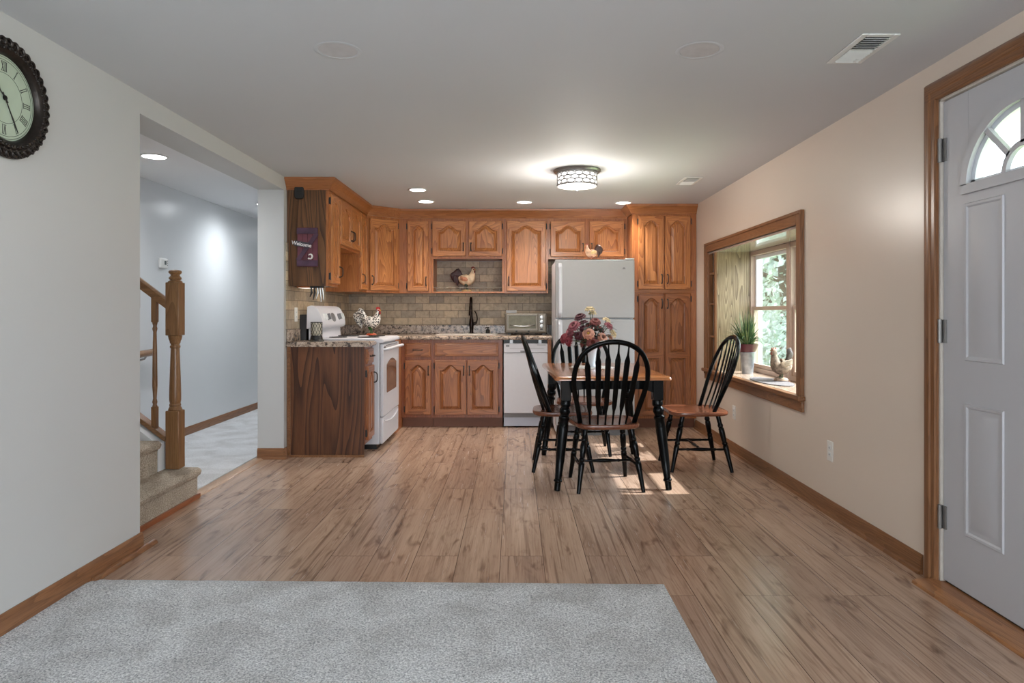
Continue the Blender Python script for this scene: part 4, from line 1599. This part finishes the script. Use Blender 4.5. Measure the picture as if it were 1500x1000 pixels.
# ------------------------------------------------------------------ windsor chairs
def chair(label, loc, rz):
    o = thing('windsor_chair', label, 'chair', loc, rz, 'black arrow-back chairs around the dining table')
    zt, zb = .432, .400
    # saddle seat, front towards +y
    out = spline([(.0, .215, 0), (.13, .213, 0), (.205, .18, 0), (.228, .09, 0), (.215, -.05, 0), (.200, -.15, 0), (.150, -.208, 0), (.0, -.222, 0), (-.150, -.208, 0), (-.200, -.15, 0), (-.215, -.05, 0), (-.228, .09, 0), (-.205, .18, 0), (-.13, .213, 0)], 4, closed=True)
    m = MB()
    rings = []
    for s_, z in ((.93, zb), (.985, zb + .006), (1.0, zb + .016), (.985, zt - .003), (.955, zt), (.75, zt - .006), (.4, zt - .010)):
        rings.append([m.bm.verts.new((p.x * s_, p.y * s_, z)) for p in out])
    n = len(out)
    for a, b in zip(rings, rings[1:]):
        for i in range(n): m.face([a[i], a[(i + 1) % n], b[(i + 1) % n], b[i]])
    m.face(list(reversed(rings[0]))); m.face(rings[-1])
    m.build('seat', M['seat'], o, ang=50)
    # bow
    L2 = math.hypot(.20, .535)
    ux, uz = -.20 / L2, .535 / L2
    half = [(.178, 0), (.203, .12), (.226, .22), (.238, .31), (.226, .41), (.180, .50), (.098, .555), (0, .572)]
    bp = [(x, s_) for x, s_ in half] + [(-x, s_) for x, s_ in reversed(half[:-1])]
    P = spline([(x, -.095 + ux * s_, zt - .004 + uz * s_) for x, s_ in bp], 6)
    m = MB(); m.tube(P, [(.0145, .0165)] * len(P), 10, hint=(0, 1, .3))
    m.build('back_bow', M['black'], o)
    def bow_s(x):
        best = None
        for p in P:
            if p.z > .75 and (best is None or abs(p.x - x) < abs(best.x - x)): best = p
        return best
    for k in range(6):
        u = (k - 2.5) / 2.5
        b0 = Vector((u * .118, -.105 - .042 * (1 - u * u * .8), zt - .006))
        t0 = bow_s(u * .172)
        m = MB()
        prof = [(0, .006, .006), (.10, .0065, .006), (.16, .008, .006), (.23, .0155, .005), (.40, .017, .005), (.79, .0185, .005), (.87, .0075, .005), (.93, .0055, .0055), (1, .0055, .0055)]
        pts = []
        for f, ra_, rb_ in prof:
            p = b0.lerp(t0, f)
            p.y -= .012 * math.sin(PI * f)
            pts.append(p)
        m.tube(pts, [(q[1], q[2]) for q in prof], 10, hint=(1, 0, 0))
        m.build('spindle', M['black'], o)
    legs = {}
    for (sx, sy, tx, ty, fx, fy) in ((1, 1, .150, .125, .195, .215), (-1, 1, -.150, .125, -.195, .215), (1, -1, .150, -.130, .210, -.215), (-1, -1, -.150, -.130, -.210, -.215)):
        p1, p0 = Vector((tx, ty, zb + .004)), Vector((fx, fy, 0))
        prof = [(0, .0125), (.05, .0135), (.28, .0165), (.42, .0205), (.46, .019), (.475, .0150), (.49, .0195), (.52, .0195), (.535, .0150), (.56, .018), (.70, .0215), (.76, .020), (.78, .0155), (.80, .020), (.83, .020), (.85, .0155), (.90, .0165), (1, .017)]
        m = MB(); m.tube([p0.lerp(p1, f) for f, r in prof], [r for f, r in prof], 12)
        m.build('leg', M['black'], o)
        legs[(sx, sy)] = (p0, p1)
    def rung(a, b, r=.0115):
        m = MB()
        prof = [(0, .007), (.12, .009), (.20, .0075), (.23, .011), (.27, .0085), (.38, .011), (.5, .0135), (.62, .011), (.73, .0085), (.77, .011), (.80, .0075), (.88, .009), (1, .007)]
        m.tube([a.lerp(b, f) for f, r in prof], [r for f, r in prof], 10)
        m.build('stretcher', M['black'], o)
    mids = []
    for sx in (1, -1):
        a = legs[(sx, 1)][0].lerp(legs[(sx, 1)][1], .40)
        b = legs[(sx, -1)][0].lerp(legs[(sx, -1)][1], .40)
        rung(a, b)
        mids.append(a.lerp(b, .5))
    rung(*mids)
    return o


chair('black arrow-back chair with brown seat, back turned to the camera, at the near table end', (.592, 4.553, 0), R(4.5))
chair('black arrow-back chair with brown seat, seen side-on at the left of the table', (.350, 5.095, 0), R(-92))
chair('black arrow-back chair at the far table end beside the refrigerator, mostly behind the table', (.560, 5.645, 0), R(180))
chair('black arrow-back chair with brown seat pushed back by the window sill on the right', (1.335, 5.10, 0), R(91))

# ------------------------------------------------------------------ table centrepiece
VX, VY, VZ = .572, 5.10, .738
o = MB()
nD = 48
top_ = []
for i in range(nD):
    a = 2 * PI * i / nD
    r = .160 + .008 * math.cos(a * 12)
    top_.append((r * math.cos(a), r * .95 * math.sin(a)))
o.prism(top_, 0, .002, 'xy')
LACE = spotted('lace', (236, 232, 226), (150, 120, 96), 55, .22, .9)
d = o.build('doily', LACE, None, loc=(VX, VY, VZ + .0005))
tag(d, 'round white lace doily under the vase on the dining table', 'doily')
o = MB()
o.lathe([(.030, 0), (.034, .003), (.028, .012), (.024, .03), (.026, .06), (.036, .12), (.046, .16), (.050, .175), (.046, .175), (.034, .12), (.022, .06), (.018, .03), (0, .02)], seg=28)
v = o.build('vase', plain('white_ceramic', (222, 228, 234), .15, var=.01, coat=.5), None, loc=(VX, VY, VZ + .0027))
tag(v, 'white ceramic vase holding the flower bouquet on the dining table', 'vase')
bq = thing('flower_bouquet', 'bouquet of burgundy, pink and cream silk flowers in the white vase', 'bouquet', (VX, VY, VZ + .03))
random.seed(11)
FM = {k: plain('petal_' + k, c, .7, var=.25, scale=40) for k, c in {'burgundy': (70, 24, 36), 'red': (124, 42, 52), 'rose': (132, 70, 78), 'peach': (186, 134, 114), 'cream': (196, 176, 138), 'rust': (118, 62, 58)}.items()}
CEN = {'y': plain('flower_heart', (196, 150, 70), .8), 'd': plain('flower_heart_dark', (96, 50, 40), .8)}
def flower(name, pos, dirv, r, mat, cen, n=14, layers=2, droop=.25):
    m = MB()
    d = Vector(dirv).normalized()
    a = d.orthogonal().normalized()
    b = d.cross(a)
    p = Vector(pos)
    for L in range(layers):
        rr = r * (1 - .28 * L)
        for k in range(n):
            t = 2 * PI * (k + .5 * L) / n + random.uniform(-.08, .08)
            u = a * math.cos(t) + b * math.sin(t)
            s_ = u.cross(d)
            q = [p + u * rr * .12, p + u * rr * .55 + d * (.012 + .012 * L), p + u * rr * .85 + d * (.012 + .012 * L - droop * r * .2), p + u * rr + d * (-droop * r * .4 + .012 * L)]
            w = rr * PI / n * 1.15
            m.tube(q, [(w * .5, .0012), (w * 1.0, .0012), (w * .85, .0012), (w * .25, .0008)], 6, hint=s_)
    f = m.build(name, mat, bq)
    m = MB(); m.ell(p + d * .010, (r * .22,) * 3, 10, 8)
    m.build('flower_center', cen, f)
    return f
def fp(px, py, dy=0):
    """bouquet-local position of a flower measured on the table's plane"""
    Y = VY + dy
    return Vector(((px - 755) * Y / 1000 - VX, dy, 1.15 - (py - 457) * Y / 1000 - VZ - .03))
fl_spec = [
    (864, 454, .00, .036, 'cream', 'y'), (868, 460, .04, .030, 'cream', 'y'), (850, 465, -.03, .042, 'burgundy', 'd'), (841, 478, -.07, .046, 'rose', 'd'),
    (836, 486, -.02, .042, 'rose', 'd'), (827, 496, -.02, .040, 'red', 'd'), (834, 500, -.07, .034, 'red', 'd'), (872, 472, -.06, .038, 'rust', 'd'),
    (888, 470, .03, .032, 'cream', 'y'), (862, 489, -.12, .042, 'peach', 'y'), (882, 495, -.08, .038, 'peach', 'd'), (897, 489, .00, .034, 'cream', 'y'),
    (891, 478, -.02, .034, 'rose', 'y'), (868, 502, -.12, .042, 'rust', 'd'), (854, 474, .07, .040, 'burgundy', 'd'), (893, 497, .03, .034, 'peach', 'y'),
    (838, 494, .06, .040, 'red', 'd'), (856, 502, .05, .038, 'rust', 'd'), (878, 484, .08, .038, 'rust', 'y'), (848, 492, -.10, .032, 'burgundy', 'd'),
    (855, 482, -.06, .030, 'burgundy', 'd'), (866, 478, .00, .034, 'rust', 'd'), (876, 503, -.04, .036, 'rose', 'd')]
stems = MB()
for (px, py, dy, r, k, c_) in fl_spec:
    p = fp(px, py, dy)
    dv = Vector((p.x, p.y - .06, .13 + (p.z - .25)))
    flower('flower', p, dv, r * 1.14, FM[k], CEN[c_], n=20 if k in ('red', 'rose', 'burgundy') else 11)
    stems.tube(spline([(random.uniform(-.01, .01), random.uniform(-.01, .01), .0), (p.x * .25, p.y * .25, .14), p], 5), .0025, 6)
stems.build('stem', plain('stem_green', (70, 84, 52), .7), bq)
lv = MB()
for k in range(170):
    a = random.uniform(0, 2 * PI)
    r0 = random.uniform(.02, .13)
    z0 = random.uniform(.13, .30)
    p = Vector((r0 * math.cos(a), r0 * math.sin(a) * .8, z0))
    d = Vector((math.cos(a), math.sin(a), random.uniform(-.3, .6))).normalized()
    L = random.uniform(.04, .075)
    lv.tube([p, p + d * L * .35, p + d * L * .7 + Vector((0, 0, -.004)), p + d * L + Vector((0, 0, -.012))], [(.003, .001), (.014, .001), (.011, .001), (.001, .0006)], 6, hint=d.cross(Vector((0, 0, 1))))
lv.build('foliage', plain('bouquet_leaf', (38, 46, 38), .7, var=.3), bq)

# ------------------------------------------------------------------ roosters
def rooster(name, label, loc, rz, H, mats, cat='rooster figurine', tail_up=1.0, hen=False, base_mat=None, parts=True, wing=True):
    """local: beak towards +x, built for height 1 then scaled by H"""
    o = thing(name, label, cat, loc, rz)
    k = H
    def V(x, y, z): return Vector((x * k, y * k, z * k))
    m = MB()
    # body and neck in one swept surface: rump -> breast -> neck -> head
    if hen:
        path = [(-.22, .50, .03), (-.20, .45, .11), (-.13, .40, .18), (-.02, .37, .215), (.09, .39, .19), (.15, .47, .14), (.175, .57, .10), (.185, .66, .082), (.19, .74, .08), (.20, .80, .072), (.205, .85, .035)]
    else:
        path = [(-.28, .60, .04), (-.24, .55, .12), (-.15, .48, .185), (-.03, .44, .215), (.09, .46, .205), (.165, .54, .155), (.20, .63, .115), (.215, .71, .082), (.225, .77, .062), (.235, .83, .058), (.245, .88, .03)]
    P = spline([V(x, 0, z) for x, z, r in path], 3)
    rs = spline([Vector((r, 0, 0)) for x, z, r in path], 3)
    m.tube(P, [(q.x * k, q.x * k * .82) for q in rs], 18, hint=(0, 0, 1))
    m.build('body', mats['body'], o, ang=80)
    hx, hz = (.20, .80) if hen else (.235, .83)
    m = MB()
    m.tube([V(hx + .04, 0, hz), V(hx + .075, 0, hz - .005), V(hx + .105, 0, hz - .02)], [.026 * k, .018 * k, .003 * k], 8)
    m.build('beak', mats['beak'], o)
    m = MB()
    cz = hz + .05
    nC = 3 if hen else 5
    for i in range(nC):
        a = (i - (nC - 1) / 2) / (nC - 1) * 2
        hgt = (.03 if hen else .06) * (1 - .35 * a * a)
        m.tube([V(hx + .045 * a, 0, cz - .02), V(hx + .05 * a - .005, 0, cz + hgt * .5), V(hx + .055 * a - .012, 0, cz + hgt)], [.026 * k, .021 * k, .010 * k], 8)
    m.build('comb', mats['comb'], o)
    m = MB()
    for sy in (-1, 1):
        m.tube(spline([V(hx + .045, sy * .02, hz - .03), V(hx + .055, sy * .024, hz - .08), V(hx + .045, sy * .02, hz - .125)], 3), [.014 * k] + [.022 * k] * 3 + [.027 * k] * 2 + [.012 * k], 8)
        m.ell(V(hx + .025, sy * .045, hz), (.026 * k, .012 * k, .026 * k), 10, 8)
    m.build('wattle', mats['comb'], o)
    m = MB()
    # tail feathers
    if hen:
        for i in range(5):
            s_ = (i - 2) * .030
            m.tube(spline([V(-.14, s_ * .6, .44), V(-.20, s_, .62), V(-.215 - abs(s_) * .3, s_ * 1.2, .80 - abs(s_) * 1.5), V(-.20, s_ * 1.2, .86 - abs(s_) * 1.8)], 3), [(.020 * k, .05 * k)] * 4 + [(.016 * k, .065 * k)] * 3 + [(.012 * k, .055 * k)] * 2 + [(.004 * k, .01 * k)], 8, hint=(0, 1, 0))
    else:
        for i in range(9):
            f = i / 8
            s_ = (i % 3 - 1) * .035
            topz = (.88 - .26 * f) * tail_up + (1 - tail_up) * .60
            ex, ez = -.36 - .16 * math.sin(PI * min(1, f * 1.1)), topz - .16 - .22 * f
            mx = -.34 - .12 * f
            m.tube(spline([V(-.16, s_ * .4, .54), V(-.25 - .03 * f, s_, .66 - .05 * f), V(mx, s_ * 1.2, topz - .04 * f), V(ex - .02, s_ * 1.3, topz - .06 - .06 * f), V(ex, s_ * 1.3, ez)], 4), [(.040 * k, .07 * k)] * 5 + [(.040 * k, .085 * k)] * 5 + [(.034 * k, .075 * k)] * 4 + [(.020 * k, .045 * k)] * 2 + [(.006 * k, .010 * k)], 8, hint=(0, 1, 0))
    m.build('tail', mats['tail'], o, ang=60)
    if wing:
        for sy in (-1, 1):
            m = MB()
            yy = .15 if not hen else .17
            m.ell(V(-.05, sy * yy, .46), (.15 * k, .035 * k, .085 * k), 16, 10, M=Matrix.Rotation(R(18), 4, 'Y'))
            for i in range(4):
                m.tube(spline([V(-.04, sy * (yy + .01), .43 + .02 * i), V(-.14, sy * (yy + .015), .43 + .035 * i), V(-.24, sy * (yy - .01), .47 + .035 * i)], 3), [(.016 * k, .028 * k)] * 4 + [(.012 * k, .022 * k)] * 2 + [(.003 * k, .006 * k)], 8, hint=(0, 1, 0))
            m.build('wing', mats['wing'], o, ang=60)
    m = MB()
    for sy in (-1, 1):
        m.ell(V(-.02, sy * .075, .29), (.07 * k, .05 * k, .10 * k), 12, 8)
        m.tube([V(-.02, sy * .07, .24), V(.0, sy * .07, .15), V(.0, sy * .07, .09)], [.030 * k, .022 * k, .022 * k], 8)
        for a in (-.5, 0, .5):
            m.tube([V(0, sy * .07, .095), V(.08 * math.cos(a), sy * .07 + .08 * math.sin(a), .085)], [.02 * k, .01 * k], 6)
    m.build('leg', mats['legs'], o)
    m = MB()
    m.lathe([(.155 * k, 0), (.165 * k, .012 * k), (.155 * k, .045 * k), (.13 * k, .075 * k), (.08 * k, .09 * k), (0, .092 * k)], seg=24, sx=1.15, sy=.8)
    m.build('base', mats['base'], o)
    return o


RED = plain('comb_red', (176, 34, 34), .35)
SPK = spotted('speckled_glaze', (232, 226, 216), (44, 40, 38), 70, .46)
rooster('rooster_figurine', 'black and white speckled rooster figurine with red comb on the corner countertop', (-1.435, 6.80, .915), R(-8), .305,
        dict(body=SPK, beak=plain('beak_yellow', (214, 160, 70), .4), comb=RED, tail=SPK, wing=SPK, legs=plain('green_leaf_glaze', (52, 92, 40), .4, var=.3), base=spotted('red_cream_glaze', (196, 84, 50), (230, 200, 150), 60, .3)), tail_up=.80)
rooster('rooster_figurine', 'painted rooster with dark tail standing in the open niche over the sink', (bx_(684, 7.24), 7.24, UZ0 + .020), R(-4), .285,
        dict(body=plain('cream_feathers', (216, 190, 158), .5, var=.2), beak=plain('beak_ochre', (200, 150, 70), .5), comb=plain('comb_dark_red', (120, 36, 34), .5), tail=plain('dark_tail_feathers', (58, 34, 36), .5, var=.5, scale=20), wing=plain('rust_wing', (176, 116, 84), .5, var=.4), legs=plain('green_black_feathers', (60, 72, 58), .5, var=.4), base=plain('straw_base', (184, 150, 104), .7, var=.3)), tail_up=.65)
rooster('rooster_figurine', 'small peach and cream rooster figurine on top of the refrigerator', (bx_(866, 6.55), 6.55, FT - .006), R(180), .185,
        dict(body=plain('peach_glaze', (226, 180, 146), .4, var=.25), beak=plain('beak_amber', (210, 160, 80), .4), comb=plain('comb_rose', (186, 92, 78), .4), tail=plain('brown_tail', (70, 44, 36), .5, var=.4), wing=plain('cream_wing', (230, 200, 140), .5, var=.2), legs=plain('terracotta', (186, 120, 96), .5), base=plain('terracotta_base', (182, 118, 92), .6)), tail_up=.85)
rooster('hen_figurine', 'brown and cream hen figurine on the placemat in the window bay', (1.985, 5.10, .637), R(180), .285,
        dict(body=plain('hen_feathers', (136, 116, 98), .7, var=.65, scale=45), beak=plain('beak_brown', (170, 120, 70), .5), comb=plain('comb_brick', (146, 84, 66), .6), tail=plain('grey_tail', (104, 94, 92), .7, var=.4), wing=plain('hen_wing', (160, 140, 120), .7, var=.5, scale=50), legs=plain('moss', (86, 92, 68), .8, var=.3), base=plain('twig_base', (160, 132, 110), .8, var=.3)), hen=True)

# placemat on the sill
o = MB()
o.prism([(1.80 + .225 * (.5 + .5 * math.cos(2 * PI * i / 40)) * 1, 5.10 + .33 * math.sin(2 * PI * i / 40)) for i in range(40)], .6305, .6355, 'xy')
d = o.build('placemat', spotted('woven_mat', (112, 104, 102), (64, 62, 68), 110, .38, .9))
tag(d, 'oval grey woven placemat under the hen on the window sill', 'placemat')

# potted plant in the bay
pp = thing('potted_plant', 'grassy green plant in a grey metal pot at the bay window', 'plant', (1.965, 5.78, .6305))
m = MB(); m.lathe([(.044, 0), (.046, .004), (.060, .17), (.064, .175), (.064, .182), (.058, .182), (.054, .16), (0, .15)], seg=28)
m.build('pot', plain('galvanised_pot', (136, 140, 144), .45, metal=.5, var=.3, scale=18), pp)
m = MB(); m.lathe([(.060, .183), (.066, .19), (.078, .215), (.088, .245), (.090, .250), (.084, .250), (.070, .215), (0, .205)], seg=28)
m.build('liner_bowl', plain('burgundy_bowl', (78, 26, 40), .4), pp)
random.seed(8)
m = MB()
for i in range(230):
    a = random.uniform(0, 2 * PI)
    L = random.uniform(.18, .36)
    sp = random.uniform(.1, 1.0)
    dx, dy = math.cos(a), math.sin(a)
    if dx > 0: dx *= .30
    if dy < -.3: L *= 1.25
    pts = [Vector((dx * .03, dy * .03, .215))]
    for j in range(1, 6):
        f = j / 5
        r_ = .03 + L * sp * f * .80
        pts.append(Vector((dx * r_, dy * r_, .215 + L * (1.0 - .30 * sp) * f - L * .62 * sp * f * f)))
    w = random.uniform(.003, .0055)
    m.tube(pts, [(w, .0006), (w * 1.3, .0006), (w * 1.2, .0006), (w, .0006), (w * .7, .0005), (w * .15, .0004)], 5, hint=(-dy, dx, 0), mi=random.choice((0, 0, 1)))
m.build('foliage', [plain('blade_green', (52, 80, 46), .5, var=.3), plain('blade_pale', (120, 132, 84), .5, var=.3)], pp)

# ------------------------------------------------------------------ small things on the left run
ln = thing('candle_lantern', 'black lattice candle holder with a cream cup on the left countertop', 'candle holder', (-1.615, 5.545, .9145))
m = MB(); m.lathe([(.060, 0), (.060, .006), (.050, .014), (.046, .040), (.044, .046), (.0, .046)], seg=28)
m.build('base', M['dark'], ln)
m = MB(); m.lathe([(.038, .047), (.040, .05), (.041, .145), (.038, .147), (.036, .06), (0, .055)], seg=28)
m.build('cup', plain('cream_cup', (206, 198, 178), .4), ln)
m = MB()
for k in range(12):
    for sg in (-1, 1):
        pts = []
        for j in range(9):
            a = 2 * PI * k / 12 + sg * (2 * PI / 12) * j / 4
            pts.append((.0445 * math.cos(a), .0445 * math.sin(a), .046 + .104 * j / 8))
        m.tube(pts, .0016, 5)
m.tube(circle((0, 0, .152), .0445, 28), .004, 6, closed=True)
m.build('lattice', M['dark'], ln)

sg = thing('welcome_sign', 'purple-red barn-door plaque reading Welcome on the cabinet side panel', 'sign', (bx_(451, 5.42), 5.4195, 1.15 + (457 - 362) * 5.42 / 1000))
BARN = plain('barn_red', (98, 48, 58), .7, var=.35, scale=14)
BARN2 = plain('barn_purple', (70, 44, 62), .7, var=.35, scale=14)
m = MB()
for k in range(4):
    m.box(-.080 + .0405 * k, -.041 + .0405 * k, -.010, 0, -.155, .155)
m.build('board', BARN, sg, bev=.0015)
for z in (.105, -.150):
    m = MB(); m.box(-.083, .083, -.018, -.010, z, z + .045)
    m.build('cross_board', BARN2, sg, bev=.0015)
m = MB()
a = math.atan2(.21, .15)
m.box(-.130, .130, -.017, -.0105, -.016, .016, M=Matrix.Rotation(-a, 4, 'Y'))
m.build('brace', BARN2, sg)
m = MB()
Mp = Matrix.Translation((-.042, -.022, .022)) @ Matrix.Rotation(R(10), 4, 'Y')
m.box(-.060, .060, -.004, .004, -.021, .021, M=Mp)
pl = m.build('name_board', plain('plaque_slate', (60, 56, 62), .7), sg)
cu = bpy.data.curves.new('lettering', 'FONT')
cu.body = 'Welcome'
cu.size = .040
cu.offset = .0006
cu.extrude = .0008
cu.align_x = 'CENTER'
cu.align_y = 'CENTER'
tob = bpy.data.objects.new('tmp_text', cu)
COL.objects.link(tob)
bpy.context.view_layer.update()
me = bpy.data.meshes.new_from_object(tob.evaluated_get(bpy.context.evaluated_depsgraph_get()))
bpy.data.objects.remove(tob)
me.materials.append(plain('lettering_white', (226, 220, 216), .6))
tx = bpy.data.objects.new('lettering', me)
COL.objects.link(tx)
tx.parent = pl
tx.matrix_local = Mp @ Matrix.Translation((0, -.0048, -.001)) @ Matrix.Rotation(R(90), 4, 'X')
m = MB()
pts = [(.024 + .016 * math.cos(R(a)), -.016, -.075 + .018 * math.sin(R(a))) for a in range(-140, 150, 24)]
m.tube(pts, [.003 + .004 * math.sin(PI * i / (len(pts) - 1)) for i in range(len(pts))], 8)
m.ell((.012, -.017, -.090), (.008, .005, .007), 10, 8)
m.build('white_ornament', plain('ornament_white', (220, 216, 210), .5), sg)
bk = thing('door_chime', 'black rounded box high on the cabinet side panel above the sign', 'wall box', (bx_(439, 5.42), 5.4195, 1.15 + (457 - 282) * 5.42 / 1000))
m = MB()
m.prism([(sx_ * .012 + .026 * math.cos(R(a)), sz_ * .028 + .026 * math.sin(R(a))) for (sx_, sz_, a0_) in ((1, 1, 0), (-1, 1, 90), (-1, -1, 180), (1, -1, 270)) for a in range(a0_, a0_ + 91, 15)], -.022, 0, 'xz')
m.build('case', M['dark'], bk, bev=.005)
m = MB()
for k in range(5): m.box(-.020, .020, -.0235, -.021, -.024 + .012 * k, -.019 + .012 * k)
m.build('grille', plain('grille_black', (14, 13, 12), .6), bk)

# under-cabinet light and hanging utensils
ul = thing('under_cabinet_light', 'slim light fixed below the left end wall cabinet, washing the tiles', 'light', (-1.70, 5.56, UZ0 + .012))
m = MB(); m.box(-.05, .05, -.10, .10, -.012, 0)
m.build('housing', M['frame'], ul, bev=.003)
m = MB(); m.box(-.04, .04, -.09, .09, -.0135, -.0115)
m.build('lens', emit('lit_strip', (1, .92, .8), 1.0), ul)
light('under_cabinet_lamp', 'SPOT', (-1.70, 5.56, UZ0 - .02), (0, R(-12), 0), 1.1, (1, .9, .76), spot_size=R(120), spot_blend=.8, shadow_soft_size=.03)
hu = thing('hanging_utensils', 'dark and silver utensils hanging under the left end wall cabinet', 'utensils', (-1.60, 5.50, UZ0 + .012))
m = MB(); m.box(-.06, .06, -.012, .012, -.012, 0)
m.build('rack', M['dark'], hu)
for k, (x, L, mat) in enumerate(((-.045, .085, 'dark'), (-.02, .11, 'dark'), (.004, .10, 'chrome'), (.024, .125, 'chrome'), (.044, .11, 'chrome'))):
    m = MB()
    m.tube([(x, 0, -.012), (x + .004, 0, -.05), (x + .010 * (1 if k > 2 else -1), 0, -L)], [(.007, .003), (.009, .003), (.003, .002)], 8, hint=(1, 0, 0))
    m.build('utensil', M[mat], hu)

# ------------------------------------------------------------------ outdoors, seen through the bay window and the fan light
def ground_mat():
    t = NT('lawn')
    v = t.obj(rand=False)
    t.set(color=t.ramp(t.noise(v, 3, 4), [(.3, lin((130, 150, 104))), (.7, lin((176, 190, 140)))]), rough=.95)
    return t.m
m = MB(); m.box(XR + .45, 60, -10, 80, -.55, -.35)
tag(struct('lawn', m, ground_mat()), kind='structure')
eave = MB(); eave.box(XR + .141, 3.02, -2, 8, 2.28, 2.36)  # eave slab added and sized to cut the sun at bay and fanlight
struct('sun_cut_eave', eave, M['whitetrim'])
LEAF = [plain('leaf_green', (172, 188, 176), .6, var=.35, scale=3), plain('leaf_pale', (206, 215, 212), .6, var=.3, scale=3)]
BARK = plain('bark', (92, 78, 66), .9, var=.3)
def tree(name, label, loc, H, rx, ry, rz_, n, seed, leaf=.16, trunk=True):
    rnd = random.Random(seed)
    o = thing(name, label, 'tree' if trunk else 'shrub', loc, 0, 'trees and shrubs outside the bay window')
    m = MB()
    if trunk:
        m.tube(spline([(0, 0, 0), (.1, .05, H * .35), (0, .1, H * .7), (.1, 0, H)], 4), [.22 - .014 * i for i in range(13)], 10)
        for k in range(9):
            a = rnd.uniform(0, 6.28)
            z = H * rnd.uniform(.35, .8)
            m.tube(spline([(0, 0, z), (rx * .4 * math.cos(a), ry * .4 * math.sin(a), z + .5), (rx * .8 * math.cos(a), ry * .8 * math.sin(a), z + rz_ * .5)], 3), [.07, .06, .055, .045, .035, .025, .012], 6)
    else:
        for k in range(7):
            a = rnd.uniform(0, 6.28)
            m.tube([(0, 0, 0), (rx * .5 * math.cos(a), ry * .5 * math.sin(a), H)], [.04, .01], 6)
    m.build('trunk' if trunk else 'stem', BARK, o)
    m = MB()
    for k in range(n):
        while True:
            p = Vector((rnd.uniform(-1, 1), rnd.uniform(-1, 1), rnd.uniform(-1, 1)))
            if p.length < 1 and rnd.random() < .25 + .75 * p.length: break
        c_ = Vector((p.x * rx, p.y * ry, H + p.z * rz_))
        if c_.z < .05: continue
        u = Vector((rnd.uniform(-1, 1), rnd.uniform(-1, 1), rnd.uniform(-1, 1))).normalized()
        v = u.orthogonal().normalized()
        w_ = u.cross(v)
        L = leaf * rnd.uniform(.6, 1.2)
        m.face([m.bm.verts.new(q) for q in (c_ - v * L, c_ + w_ * L * .42 + u * L * .08, c_ + v * L, c_ - w_ * L * .42 + u * L * .08)], rnd.choice((0, 1)))
    m.build('foliage', LEAF, o, smooth=False, recalc=False)
    return o
tree('leafy_tree', 'tall leafy tree nearest the bay window, seen through the upper sash', (6.3, 16.0, -.35), 4.0, 3.0, 3.0, 3.0, 5200, 1, .11)
tree('leafy_tree', 'leafy tree farther back filling the middle of the bay window view', (9.8, 26.5, -.35), 4.6, 3.8, 3.8, 3.8, 5200, 2, .17)
tree('leafy_tree', 'leafy tree off to the right beyond the bay window mullion', (15.5, 36.0, -.35), 4.6, 3.6, 3.6, 3.6, 3200, 3, .17)
tree('garden_shrub', 'rounded green shrub on the lawn seen through the lower sash', (5.2, 11.6, -.35), .75, 1.3, 1.3, .85, 4200, 4, .07, False)
tree('garden_shrub', 'pale green shrub behind the rounded one, seen through the lower sash', (8.9, 20.6, -.35), .95, 1.7, 1.7, 1.1, 4600, 5, .09, False)
